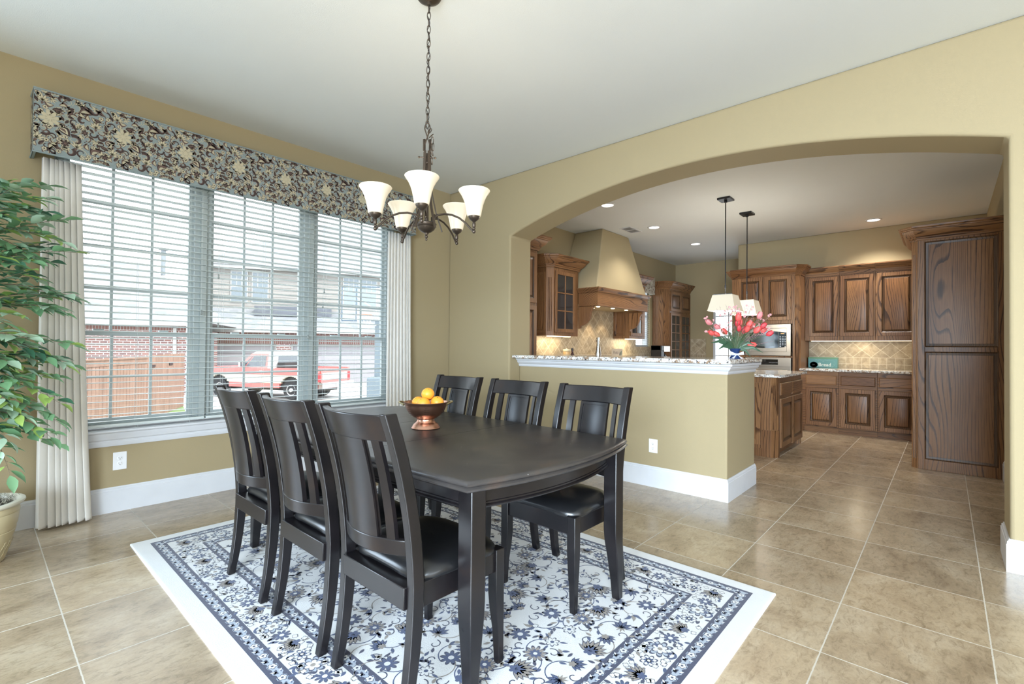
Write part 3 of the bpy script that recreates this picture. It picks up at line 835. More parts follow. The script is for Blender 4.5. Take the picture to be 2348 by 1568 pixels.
# ------------------------------------------------------------------ upholstered valance
def valance_tile():
    L = []
    # colours: 0 blue ground 1 cream 2 dark brown 3 mid brown 4 tan line 5 grey blue shade
    def fl(x, y, r, n, rot): return flower(x, y, r, n, rot, 1, 3, depth=.5, out=4, core=3) + flower(x, y, r*.55, n, rot+.3, 4, 5) + flower(x, y, r*.4, n, rot, 1, 6)
    L += fl(.075,.235,.046,8,.2)
    for (x, y, a) in ((.04,.335,1.4),(.205,.085,1.2),(.30,.245,1.5),(.015,.09,1.1)):
        L += palm(x, y, .050, a, 1, 2, 6, out=3) + leaf2(x, y-.004, a+pi, .02, .008, 3, 5)
    for (x, y, a, l, w_) in ((.085,.295,.15,.06,.017),(.095,.292,-.5,.035,.01),(.185,.235,-1.2,.055,.008),(.265,.18,-.6,.035,.010),(.13,.14,2.2,.03,.010),(.325,.13,-.4,.05,.015),(.345,.34,2.6,.06,.015),(.025,.05,.9,.045,.013),(.16,.285,.9,.05,.014),(.235,.37,-.7,.045,.013),(.13,.05,2.7,.05,.013),(.29,.30,-.2,.045,.013),(.05,.385,-.3,.05,.014),(.36,.235,1.8,.05,.013),(.175,.175,.4,.04,.012)):
        L += leaf2(x, y, a, l*1.12, w_*1.25, 4, 2, serr=1) + leaf2(x, y, a, l, w_, 2, 3, serr=1) + leaf2(x+.006, y, a, l*.6, w_*.3, 3, 4)
    # paisleys
    for (x, y, a, s_) in ((.115,.185,-.6,1.0),(.215,.325,.1,1.2),(.275,.06,.6,1.1)):
        L += leaf2(x, y, a, .072*s_, .026*s_, 2, 2, bend=.3) + leaf2(x+.003, y, a, .055*s_, .016*s_, 1 if s_<1.05 else 3, 3, bend=.3) + leaf2(x+.008, y, a, .038*s_, .008*s_, 3 if s_<1.05 else 4, 4, bend=.3)
    # brown C scrolls
    for (x, y, r, a0, tn) in ((.135,.365,.036,.4,.55),(.20,.125,.034,2.2,-.6),(.17,.045,.030,1,-.6),(.235,.27,.022,2,.6),(.06,.145,.020,3.6,.7),(.325,.19,.024,.4,-.6),(.30,.355,.028,3,.55)):
        L += curl(x, y, r*1.1, a0, tn, lambda t: .0085*(1-t)+.0025, 2, 3) + curl(x, y, r*.78, a0, tn, .0022, 3, 4)
    # fine tan tendrils
    rnd = random.Random(11)
    for k in range(34):
        x, y = rnd.uniform(0,.36), rnd.uniform(.02,.39)
        L += curl(x, y, rnd.uniform(.02,.05), rnd.random()*6.3, rnd.choice((-1,1))*rnd.uniform(.4,.9), .0016, 4, 1)
    for (x, y) in ((.14,.31),(.26,.13),(.33,.28),(.17,.205)):
        for i in range(6): L += flower(x+.014*cos(i), y+.014*sin(i), .0042, 5, 0, 2 if i%2 else 3, 2)
    for (x, y, r) in ((.245,.195,.020),(.15,.095,.022),(.35,.06,.018)):
        L += flower(x, y, r, 6, .4, 2, 3, depth=.55, out=4, core=3)
    # fill the gaps with smaller leaves, buds and scrolls
    occ = [(sum(p[0] for p in P)/len(P), sum(p[1] for p in P)/len(P)) for P, ci, ly in L if ly >= 2]
    k = 0
    for tries in range(900):
        x, y = rnd.uniform(0,.372), rnd.uniform(.015,.395)
        if min([math.hypot(((x-a+.186)%.372)-.186, y-b) for a, b in occ]) < .019: continue
        occ.append((x, y)); k += 1; a = rnd.random()*6.3; kind = k % 6
        if kind == 0: L += leaf2(x, y, a, .042, .013, 4, 2, serr=1) + leaf2(x+.003*cos(a), y+.003*sin(a), a, .034, .009, 2, 3)
        elif kind == 1: L += palm(x, y, .034, a, 1, 2, 5, out=3)
        elif kind == 2: L += curl(x, y, .024, a, .7, .0030, 3, 2) + curl(x, y, .018, a, .6, .0016, 4, 3)
        elif kind == 3: L += leaf2(x, y, a, .050, .016, 3, 2, bend=.4) + leaf2(x+.004*cos(a), y+.004*sin(a), a, .036, .008, 4, 3, bend=.4)
        elif kind == 4: L += curl(x, y, .026, a, -.8, lambda t: .005*(1-t)+.001, 2, 2)
        else: L += flower(x, y, .013, 6, a, 1, 2, out=3, core=2)
    # scalloped medallion
    for (cx, cyy, s_) in ((.105,.395,1),(.33,.02,1)):
        for i in range(9):
            a = pi*1.0*i/8 + (pi if s_ < 0 else 0)
            L += flower(cx+.042*cos(a), cyy-.0+.026*sin(a)*s_-.02, .0065, 5, 0, 3, 3, out=4)
        L += ribbon([(cx+.050*cos(pi*i/12), cyy+.035*sin(pi*i/12)-.022) for i in range(13)], .002, 2, 3)
        L += ribbon([(cx+.034*cos(pi*i/12), cyy+.020*sin(pi*i/12)-.022) for i in range(13)], .0018, 1, 3)
    return L
def fabric_mats(p, ground, cols):
    return [mat(p+'_ground', ground, .9, bump=(350,.25,.001))] + [mat('%s_print_%s' % (p, n), c, .9) for n, c in cols]
VAL_M = fabric_mats('valance', (.235,.285,.29), [('cream',(.50,.45,.32)),('dark_brown',(.055,.035,.032)),('brown',(.135,.085,.07)),('tan',(.43,.39,.28)),('slate',(.14,.18,.22))])
def clip_poly(P, x0, x1, y0, y1):
    def cl(P, f, inter):
        out = []
        for i in range(len(P)):
            a, b = P[i-1], P[i]
            if f(b):
                if not f(a): out.append(inter(a,b))
                out.append(b)
            elif f(a): out.append(inter(a,b))
        return out
    for (ax, lim, sg) in ((0,x0,1),(0,x1,-1),(1,y0,1),(1,y1,-1)):
        if not P: return P
        f = lambda p: (p[ax]-lim)*sg >= 0
        def inter(a, b):
            t = (lim-a[ax])/(b[ax]-a[ax]); return (a[0]+(b[0]-a[0])*t, a[1]+(b[1]-a[1])*t)
        P = cl(P, f, inter)
    return P
def build_valance():
    r = thing('window_valance', 'box valance of blue grey fabric with brown and cream paisley flowers above the dining window', 'valance', (1.7,4.36,2.41))
    x0, x1, yf, z0, z1 = .226, 3.178, 4.268, 2.412, 2.822
    def ring(ins, z): return [(x0+ins,4.448,z),(x0+ins,yf+ins,z),(x1-ins,yf+ins,z),(x1-ins,4.448,z)]
    m = MB()
    path = [(x0,4.448),(x0,yf),(x1,yf),(x1,4.448)]
    prof = [(-.016,.002),(-.004,0),(0,.006),(0,.404),(-.004,.410),(-.016,.408)]
    m.sweep(path, [(a,b) for a,b in prof], 1, z=z0)
    m.box(x0+.014,x1-.014,yf+.014,4.448,z1-.02,z1-.006)
    T = valance_tile(); TW = .372; H_ = z1-z0
    def clipped(w_, y_off):
        out = []; k = -1
        while k*TW < w_:
            for P, ci, ly in T:
                Q = clip_poly([(x+k*TW, y) for x, y in P], .002, w_-.002, .008, H_-.008) if True else P
                if len(Q) > 2: out.append((Q, ci, ly))
            k += 1
        return out
    stamp(m, clipped(x1-x0, 0), lambda x, y, d: (x0+x, yf-d, z0+y), .0004, .00014)
    stamp(m, clipped(4.448-yf, 0), lambda x, y, d: (x0-d, 4.448-x, z0+y), .0004, .00014)
    m.build('covered_board', VAL_M, r, smooth=0)
    cord = MB()
    for z in (z0+.004, z1-.004): cord.tube([(x0-.001,4.447,z),(x0-.001,yf-.001,z),(x1+.001,yf-.001,z),(x1+.001,4.447,z)], .0055, 8)
    cord.build('piping', VAL_M[0], r, smooth=60)
build_valance()

# ------------------------------------------------------------------ curtains
def curtain(label, x0, x1, xb0, xb1, folds, ztop=2.41, ph=0.0, seed=1):
    rnd = random.Random(seed); N = folds*12; ws = [rnd.uniform(.75,1.3) for _ in range(folds)]; tot = sum(ws)
    wph = []; acc = 0
    for w_ in ws:
        for k in range(12): wph.append((acc+w_*k/12)/tot)
        acc += w_
    wph.append(1.0); rows = []
    zs = [.014,.03,.10,.11,.25,.5,.8,1.1,1.4,1.7,2.0,2.2,ztop]
    for z in zs:
        t = z/ztop; a = xb0+(x0-xb0)*t**.8; b = xb1+(x1-xb1)*t**.8; R = []
        amp = .034+.012*(1-t)
        for i, u in enumerate(wph):
            k = i/12*2*pi; s_ = 1.7*abs(sin((k+ph)/2+.06*sin(z*2+i*.3)))**.7-.85
            R.append((a+(b-a)*u+.010*cos(k+ph)*(1 if i not in (0,N) else 0), 4.355-.62*amp*s_-.03*(1-t)**2, z))
        rows.append(R)
    m = MB(); n = len(rows[0]); vs = [p for R in rows for p in R]; fs = []
    for j in range(len(rows)-1):
        for i in range(n-1): fs.append((j*n+i, j*n+i+1, (j+1)*n+i+1, (j+1)*n+i))
    m.add(vs, fs); o = m.build('curtain_panel', M_CURT, smooth=180)
    s_ = o.modifiers.new('thick', 'SOLIDIFY'); s_.thickness = .003
    return tag(o, label, 'curtain', 'floor length ivory curtains of the dining window')
curtain('ivory pleated curtain hanging to the floor between the leafy plant and the window', .275, .462, .277, .548, 7, seed=2)
curtain('ivory pleated curtain hanging beside the room corner, behind the chandelier', 2.885, 3.172, 2.86, 3.20, 8, seed=5, ph=1)

# ------------------------------------------------------------------ chandelier
def build_chandelier():
    ax = Vector((1.572,2.022)); r = thing('chandelier', 'dark bronze chandelier with five glowing bell shaped glass shades on a long chain', 'chandelier', (ax.x,ax.y,HC))
    c = (ax.x,ax.y,0)
    MB().lathe([(.066,HC-.001),(.066,HC-.006),(.058,HC-.018),(.035,HC-.030),(.012,HC-.036),(.010,HC-.05),(.006,HC-.052)][::-1], c, 28).build('canopy', M_BRONZE, r, smooth=50)
    ch = MB(); z = HC-.05; k = 0; Lk = .040
    def link(p, L, W, ang, m, tilt=0):
        pts = []
        for i in range(17):
            t = 2*pi*i/16; u = W/2*cos(t); v = L/2*sin(t); v += (L/2-W/2)*(0) 
            pts.append(p+Vector((u*cos(ang)+v*sin(tilt)*.8, u*sin(ang), v*cos(tilt))))
        m.tube(pts, .0021, 6, caps=False)
    while z > 2.385:
        link(Vector((ax.x+.002*sin(z*5), ax.y, z-Lk/2)), Lk+.007, .017, -.85 if k%2 else .6, ch); z -= Lk-.004; k += 1
    ch.build('chain', M_BRONZE, r, smooth=60)
    cb = MB(); pts = []
    for i in range(60):
        zz = HC-.05-(HC-.05-2.30)*i/59; pts.append((ax.x+.0075*sin(i*.9), ax.y-.0075*cos(i*.9), zz))
    cb.tube(pts, .0016, 5); cb.build('cord', M_BLACKM, r, smooth=60)
    sp = MB()
    for i, (dx, dz, tl, an) in enumerate(((.012,2.335,.7,.3),(.020,2.310,.9,1.2),(.026,2.285,.1,.2),(.030,2.252,0,1.4),(.024,2.225,-.4,.4),(.016,2.205,-.9,.4),(.022,2.18,-.3,1.3))):
        link(Vector((ax.x+dx*.74, ax.y-dx*.67, dz)), .042, .018, an, sp, tl)
    sp.build('spare_chain', M_BRONZE, r, smooth=60)
    # top loop
    lp = MB(); pts = [(ax.x-.014*cos(a)*.67, ax.y+.014*cos(a)*.74, 2.345+.03*sin(a)) if a > 0 else None for a in [pi*i/10+1e-6 for i in range(11)]]
    pts = [(ax.x-.012,ax.y+.012,2.25)]+pts[::-1]+[(ax.x+.012,ax.y-.012,2.25)]
    lp.tube(pts, .0034, 8); lp.box(ax.x-.016,ax.x-.006,ax.y+.006,ax.y+.016,2.23,2.29); lp.box(ax.x+.006,ax.x+.016,ax.y-.016,ax.y-.006,2.23,2.29)
    lp.build('hanging_loop', M_BRONZE, r, smooth=50)
    tow = atan2(-ax.y, -ax.x)+radians(-5)
    # upright straps, arms, cups, shades
    kn = MB()
    kn.tube([(ax.x-.030,ax.y+.027,2.195),(ax.x+.030,ax.y-.027,2.195)], .0035, 8); kn.tube([(ax.x+.014,ax.y+.016,2.16),(ax.x-.014,ax.y-.016,2.16)], .0035, 8)
    kn.sphere((ax.x-.031,ax.y+.028,2.195), .006, 10, 6); kn.sphere((ax.x+.031,ax.y-.028,2.195), .006, 10, 6)
    kn.build('cross_pin', M_BRONZE, r, smooth=60)
    for k in range(5):
        a = tow+radians(72*k); d = Vector((cos(a),sin(a),0)); t = Vector((-sin(a),cos(a),0)); o = Vector((ax.x,ax.y,0))
        a2 = a+radians(36); d2 = Vector((cos(a2),sin(a2),0)); t2 = Vector((-sin(a2),cos(a2),0))
        s = MB(); prof = [(.017,2.225),(.019,2.10),(.030,2.0),(.048,1.92),(.062,1.875),(.074,1.842),(.084,1.812)]
        R = []
        for q, z in prof:
            cpt = o+d2*q+Vector((0,0,z)); R.append([cpt-t2*.0065-d2*.0018, cpt+t2*.0065-d2*.0018, cpt+t2*.0065+d2*.0018, cpt-t2*.0065+d2*.0018])
        s.loft(R); s.build('strap', M_BRONZE, r, smooth=30)
        arm = MB(); pts = []
        for q, z in ((.045,1.872),(.06,1.889),(.10,1.893),(.14,1.886),(.18,1.868),(.215,1.840),(.24,1.812),(.256,1.794)):
            pts.append(o+d*q+Vector((0,0,z)))
        arm.tube(pts, .0052, 10); arm.box(0,0,0,0,0,0) if False else None
        p0 = o+d*.045+Vector((0,0,1.878)); arm.lathe([(.007,-.012),(.007,.012),(.004,.016)], tuple(p0), 10)
        arm.build('arm', M_BRONZE, r, smooth=60)
        cc = o+d*.26; C = (cc.x,cc.y,0)
        cup = MB(); cup.lathe([(.0003,1.784),(.007,1.787),(.0095,1.794),(.007,1.801),(.0045,1.803),(.008,1.806),(.008,1.812),(.0055,1.815),(.0085,1.818),(.0085,1.838),(.006,1.842),(.012,1.848),(.022,1.855),(.029,1.866),(.031,1.876),(.028,1.876)], C, 24)
        cup.build('shade_holder', M_BRONZE, r, smooth=50)
        sh = MB(); pf = [(.026,1.870),(.034,1.872),(.037,1.884),(.041,1.906),(.046,1.930),(.054,1.955),(.065,1.978),(.078,1.997),(.081,2.003),(.079,2.006)]
        inn = [(q-.004,z+.001) for q, z in pf[::-1][1:]]
        sh.lathe(pf+inn, C, 36); so = sh.build('lamp_shade', M_SHADE, r, smooth=60)
        b = MB(); b.sphere((cc.x,cc.y,1.925), .021, 16, 10, sz=1.4); b.build('bulb', M_BULB, so, smooth=180)
        light('chandelier_bulb_light', 'POINT', (cc.x,cc.y,1.985), 2.2, (1,.86,.66), shadow_soft_size=.03)
    hub = MB(); hub.lathe([(.0004,1.757),(.005,1.760),(.006,1.766),(.003,1.770),(.009,1.776),(.009,1.781),(.005,1.786),(.008,1.790),(.010,1.797),(.024,1.803),(.040,1.815),(.047,1.828),(.044,1.832),(.050,1.838),(.052,1.846),(.046,1.852),(.03,1.856),(.012,1.86),(.008,1.90),(.006,2.2),(.003,2.21)], c, 32)
    hub.build('hub', M_BRONZE, r, smooth=50)
build_chandelier()

# ------------------------------------------------------------------ potted ficus
def build_plant():
    px, py = .005, 3.925
    r = thing('potted_ficus', 'artificial ficus tree with green and lime leaves in a cream pot beside the curtain', 'plant', (px,py,0))
    clay = mat('cream_glazed_pot', (.56,.48,.30), .3, bump=(7,.3,.003), spec=.6)
    rim = mat('pale_glazed_rim', (.66,.64,.54), .3)
    m = MB(); m.lathe([(.115,.001),(.125,.004),(.138,.05),(.155,.12),(.168,.165),(.165,.168),(.170,.175),(.168,.185),(.175,.2),(.182,.262),(.180,.266),(.184,.272),(.182,.285),(.180,.305),(.160,.305),(.14,.26),(.02,.25)], (px,py,0), 48)
    po = m.build('pot', clay, r, smooth=50)
    g = MB()
    for k in range(28):
        a = 2*pi*k/28
        for sg in (1,-1):
            pts = [(px+(.1265+.030*t)*cos(a+sg*.16*t*1.6)*1.005, py+(.1265+.030*t)*sin(a+sg*.16*t*1.6)*1.005, .012+.10*t) for t in (0,.33,.66,1)]
            g.tube(pts, .0012, 4)
    g.build('leaf_relief', clay, po, smooth=60)
    m = MB(); m.lathe([(.168,.300),(.186,.302),(.200,.312),(.206,.322),(.204,.330),(.190,.333),(.165,.326),(.160,.312)], (px,py,0), 48); m.build('pot_rim', rim, po, smooth=60)
    rnd = random.Random(5)
    ms = [mat('dry_moss', (.33,.31,.25), .95), mat('dark_moss', (.08,.07,.055), .95)]
    mo = MB(); mo.lathe([(.158,.312),(.10,.328),(.03,.335),(.001,.336)], (px,py,0), 24, mi=1)
    for i in range(750):
        a = rnd.random()*6.3; q = .165*sqrt(rnd.random()); x, y = px+q*cos(a), py+q*sin(a); z = .318+rnd.random()*.022
        b = rnd.random()*6.3; L_ = rnd.uniform(.008,.022)
        mo.tube([(x,y,z),(x+L_*cos(b)*.5,y+L_*sin(b)*.5,z+rnd.uniform(.002,.016)),(x+L_*cos(b),y+L_*sin(b),z+rnd.uniform(-.004,.010))], .0011, 3, mi=0)
    tag(mo.build('moss', ms, r, smooth=0), kind='stuff')
    bark = mat('twig_bark', (.20,.16,.11), .8)
    T = MB()
    for dx, dy, ph in ((-.02,0,0),(.025,.01,2),(0,-.02,4)):
        T.tube([(px+dx+.02*sin(z*4+ph)+(-.03*z), py+dy+.02*cos(z*4+ph)+.03*z*0, z) for z in [.3+1.6*i/14 for i in range(15)]], [.012-.006*i/14 for i in range(15)], 8)
    T.build('trunk', bark, r, smooth=60)
    greens = [mat('leaf_dark_green', (.06,.18,.11), .4, spec=.5), mat('leaf_mid_green', (.19,.38,.20), .4, spec=.5), mat('leaf_lime', (.34,.50,.13), .45, spec=.4), mat('leaf_sage', (.40,.56,.42), .35, spec=.7)]
    F = MB(); B = MB()
    def leaf(p, d, nrm, L_, W_, mi):
        d = d.normalized(); s_ = d.cross(nrm).normalized(); nn = s_.cross(d).normalized()
        prof = ((0,0,0),(.18,.62,.0),(.42,1.0,-.01),(.68,.78,-.04),(.87,.34,-.09),(1,0,-.15))
        vs = []; 
        for t, wd, dr in prof: 
            c = p+d*(L_*t)+nn*(L_*dr)
            vs += [c, c+s_*(W_*wd)+nn*(W_*wd*.35), c-s_*(W_*wd)+nn*(W_*wd*.35)]
        fs = []
        for i in range(5):
            a = 3*i; b = a+3; fs += [(a,b,b+1,a+1),(a,a+2,b+2,b)]
        F.add(vs, fs, mi)
    def branch(p0, az, el, L_, n, sag, key):
        p = Vector(p0); pts = [p.copy()]; d = Vector((cos(az)*cos(el), sin(az)*cos(el), sin(el)))
        steps = 9
        for i in range(steps):
            d = (d+Vector((rnd.uniform(-.12,.12),rnd.uniform(-.12,.12),-sag))).normalized(); p = p+d*(L_/steps); pts.append(p.copy())
        B.tube(pts, [.0032*(1-.75*i/steps) for i in range(steps+1)], 5)
        for i in range(n):
            t = .22+.78*i/(n-1); f = t*steps; k = min(int(f), steps-1); q = pts[k].lerp(pts[k+1], f-k); dd = (pts[k+1]-pts[k]).normalized()
            side = (-1)**i; s_ = dd.cross(Vector((0,0,1))).normalized()
            ld = dd*rnd.uniform(.5,1.0)+s_*side*rnd.uniform(.5,1.0)+Vector((0,0,rnd.uniform(-.30,.30)))
            if i == n-1: ld = dd
            up = Vector((rnd.uniform(-.45,.45),rnd.uniform(-.45,.45),1))
            lf = rnd.random(); mi = key if lf < .5 else (2 if lf > .86 else rnd.choice((0,1,3,3)))
            st = q+ld.normalized()*.012
            B.tube([q, st], .0009, 3)
            leaf(st, ld, up, rnd.uniform(.074,.106), rnd.uniform(.020,.027), mi)
    for k in range(112):
        z = .80+1.25*((k*.618)%1); a = -1.9+rnd.uniform(-1.7,1.9); 
        rr = .43*(1-.35*abs(z-1.45)/.7)
        branch((px-.04+rnd.uniform(-.04,.04), py+rnd.uniform(-.04,.04), z), a+.6, rnd.uniform(-.15,.55) if z < 1.8 else rnd.uniform(.1,.75), rr*rnd.uniform(.75,1.1), 12, rnd.uniform(.02,.08), rnd.choice((0,1,1,3)))
    for az, z, el, L_ in ((-.15,1.62,.55,.44),(-.25,1.42,.5,.42),(-.5,1.20,.30,.48),(-.35,1.12,.25,.42),(-.3,1.72,.8,.42),(-.7,1.02,.05,.46),(-.5,.93,-.05,.45),(-.4,.86,-.1,.42),(-.3,.80,-.2,.40),(-.9,.80,-.35,.44)):
        branch((px-.03,py,z), az, el, L_, 15, .07, 1)
    B.build('twigs', bark, r, smooth=60)
    F.build('foliage', greens, r, smooth=50)
build_plant()

# ------------------------------------------------------------------ cabinetry helpers
# a face frame maps (u to the right as seen from the front, v up, w outward) to the world
def face_x(X): return lambda u, v, w: (X-w, -u, v)       # front looks toward -x; u = -y
def face_y(Y): return lambda u, v, w: (u, Y-w, v)        # front looks toward -y; u = x
def rect_loft(mb, F, u0, u1, v0, v1, rings, mi=0, cap=True, cap0=True):
    R = [[F(u0+i,v0+i,w), F(u1-i,v0+i,w), F(u1-i,v1-i,w), F(u0+i,v1-i,w)] for i, w in rings]
    return mb.loft(R, mi, True, cap0, cap)
def panel_door(F, u0, u1, v0, v1, root, name='door', st=.055, th=.02, mats=None, flat=False):
    mb = MB()
    if flat or (v1-v0) < .2:
        rect_loft(mb, F, u0, u1, v0, v1, [(0,0),(0,th*.7),(.006,th*.85),(.010,th)])
        return mb.build(name, mats or OAKX, root, smooth=25)
    k = .010
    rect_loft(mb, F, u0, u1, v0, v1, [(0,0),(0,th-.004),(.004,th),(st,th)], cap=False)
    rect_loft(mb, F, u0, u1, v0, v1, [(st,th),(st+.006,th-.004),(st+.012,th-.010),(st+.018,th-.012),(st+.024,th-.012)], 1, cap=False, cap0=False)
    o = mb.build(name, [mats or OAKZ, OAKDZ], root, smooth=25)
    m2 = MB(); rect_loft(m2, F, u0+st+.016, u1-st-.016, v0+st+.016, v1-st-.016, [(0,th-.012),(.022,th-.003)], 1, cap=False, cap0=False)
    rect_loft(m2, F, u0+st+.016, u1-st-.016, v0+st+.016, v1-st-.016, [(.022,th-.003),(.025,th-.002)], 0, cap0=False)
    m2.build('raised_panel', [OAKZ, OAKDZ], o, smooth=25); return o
def glass_door(F, u0, u1, v0, v1, cols, rows, root, name='door', st=.05, th=.02, mats=None):
    mb = MB(); mats = mats or OAKZ
    def bar(a,b,c,d,w0=0,w1=th): mb.hexa([F(a,c,w0),F(b,c,w0),F(b,d,w0),F(a,d,w0)],[F(a,c,w1),F(b,c,w1),F(b,d,w1),F(a,d,w1)])
    bar(u0,u0+st,v0,v1); bar(u1-st,u1,v0,v1); bar(u0+st,u1-st,v0,v0+st); bar(u0+st,u1-st,v1-st,v1)
    for i in range(1,cols):
        u = u0+st+(u1-u0-2*st)*i/cols; bar(u-.009,u+.009,v0+st,v1-st,.004,.018)
    for i in range(1,rows):
        v = v0+st+(v1-v0-2*st)*i/rows; bar(u0+st,u1-st,v-.009,v+.009,.0045,.0175)
    o = mb.build(name, mats, root, smooth=0, bevel=.003, seg=1)
    p = MB(); p.hexa([F(u0+st,v0+st,.006),F(u1-st,v0+st,.006),F(u1-st,v1-st,.006),F(u0+st,v1-st,.006)],[F(u0+st,v0+st,.009),F(u1-st,v0+st,.009),F(u1-st,v1-st,.009),F(u0+st,v1-st,.009)])
    p.build('pane', mat('dark_cabinet_pane', (.028,.026,.026), .06, spec=.6), o, smooth=0); return o
def crown(path, z, root, side=1, h=.145, out=.095, mats=None, name='crown_moulding'):
    k = h/.145; q = out/.095
    pr = [(0,0),(.010,0),(.014,.008),(.014,.022),(.022,.028),(.022,.036),(.034,.048),(.052,.066),(.066,.090),(.070,.104),(.080,.108),(.082,.116),(.092,.124),(.095,.132),(.095,.145),(0,.145)]
    return MB().sweep(path, [(a*q,b*k) for a,b in pr], side, z=z).build(name, mats or OAKX, root, smooth=25)
def flutes(mb, a, b, z0, z1):     # shallow vertical beads on a chamfer running a->b in plan
    ax, ay = a; bx, by = b; dx, dy = bx-ax, by-ay; L = math.hypot(dx,dy); nx, ny = dy/L, -dx/L
    for t in (.28,.5,.72):
        x, y = ax+dx*t, ay+dy*t; mb.tube([(x,y,z0),(x,y,z1)], .0055, 6)

# ------------------------------------------------------------------ tall pantry cabinet (right)
def build_tall():
    X = 6.49; r = thing('pantry_cabinet', 'tall stained oak pantry cabinet with two stacked raised panels beside the passage', 'cabinet', (6.8,-.07,0))
    fp = [(X,YK+.002),(X,.218),(X+.045,.266),(7.35,.266),(7.35,YK+.002)]
    m = MB(); m.prism(fp, .0, 2.36); flutes(m, (X,.218),(X+.045,.266), .10, 2.20)
    m.build('body', OAKZ, r, smooth=25)
    F = face_x(X)
    for nm, a, b in (('upper_door',1.206,2.36-.03),('lower_door',.012,1.196)):
        v0, v1 = (1.196, 2.368) if nm == 'upper_door' else (.105-.045, 1.246)
    fr = MB()   # flat face frame with recessed bevelled panels, as in the photograph
    def bar(u0,u1,v0,v1,w=.012): fr.hexa([F(u0,v0,0),F(u1,v0,0),F(u1,v1,0),F(u0,v1,0)],[F(u0,v0,w),F(u1,v0,w),F(u1,v1,w),F(u0,v1,w)])
    ul, ur = -.162, .370
    bar(-.214,ul,0,2.345); bar(ur,.408,0,2.345); bar(ul,ur,0,.105); bar(ul,ur,1.196,1.246); bar(ul,ur,2.318,2.345)
    fr.build('face_frame', OAKZ, r, smooth=0, bevel=.002, seg=1)
    for v0, v1 in ((.105,1.196),(1.246,2.318)):
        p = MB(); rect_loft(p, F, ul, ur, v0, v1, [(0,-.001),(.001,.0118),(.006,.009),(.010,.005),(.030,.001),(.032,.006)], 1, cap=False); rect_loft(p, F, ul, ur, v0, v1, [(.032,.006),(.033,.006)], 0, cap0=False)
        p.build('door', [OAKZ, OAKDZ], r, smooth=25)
    crown([(X,YK+.002),(X,.218),(X+.045,.266),(7.35,.266)], 2.335, r, -1, .142, .105, OAKY)
build_tall()

# ------------------------------------------------------------------ base cabinets along the back wall
def base_unit(y0, y1, dy0, dy1, lab, legleft=False):
    X = 8.33; r = thing('base_cabinet', lab, 'cabinet', (8.6,(y0+y1)/2,0), 'oak base cabinets on the back wall')
    m = MB(); m.box(X,X1-.002,y0,y1,.085,.893); m.box(X+.045,X1-.002,y0,y1,0,.085)
    if legleft: m.prism([(X,y1-.05),(X,y1),(X+.05,y1),(X+.05,y1-.05)], 0, .086)
    m.build('body', OAKY, r, smooth=0, bevel=.002, seg=1)
    F = face_x(X)
    d = panel_door(F, -dy1, -dy0, .700, .832, r, 'drawer', mats=OAKY)
    panel_door(F, -dy1, -dy0, .098, .652, r, 'door')
    t = MB(); t.box(X+.03,X+.046,y0,y1,0,.075); t.build('toe_kick', OAKY, r, smooth=0)
base_unit(1.152,1.640,1.174,1.560,'stained oak base cabinet with drawer and door under the teal bread tin', True)
base_unit(.705,1.150,.725,1.126,'middle oak base cabinet with drawer and door on the back wall')
base_unit(.262,.703,.285,.686,'oak base cabinet with drawer and door beside the tall pantry cabinet')
tag(MB().box(8.295,X1-.002,.262,1.641,.894,.928).build('countertop', M_GRAN, smooth=30, bevel=.008, seg=3), 'speckled granite countertop on the base cabinets under the upper cabinets', 'countertop')
tag(MB().box(X1-.012,X1-.0005,.27,1.641,.929,1.345).build('tile_backsplash', TILEY, smooth=0), 'travertine tile backsplash of diamonds and small squares behind the teal bread tin', 'backsplash')
# upper cabinets
def upper_unit(y0, y1, d0, d1, lab):
    X = 8.68; r = thing('upper_cabinet', lab, 'cabinet', (8.85,(y0+y1)/2,1.34), 'oak upper cabinets on the back wall')
    MB().box(X,X1-.002,y0,y1,1.348,2.36).build('body', OAKZ, r, smooth=0, bevel=.002, seg=1)
    panel_door(face_x(X), -d1, -d0, 1.415, 2.318, r, 'door', st=.05)
    m = MB(); m.sweep([(X,y0),(X,y1)], [(0,0),(.014,0),(.014,.05),(.022,.058),(.034,.075),(.05,.10),(.055,.115),(.062,.12),(.062,.135),(0,.135)], -1, z=2.335)
    m.build('crown_moulding', OAKY, r, smooth=25)
upper_unit(1.193,1.640,1.212,1.586,'oak upper cabinet with raised panel door beside the oven tower, above the bread tin')
upper_unit(.757,1.191,.776,1.182,'oak upper cabinet with raised panel door, middle of the three on the back wall')
upper_unit(.262,.755,.300,.735,'oak upper cabinet with raised panel door beside the tall pantry cabinet')

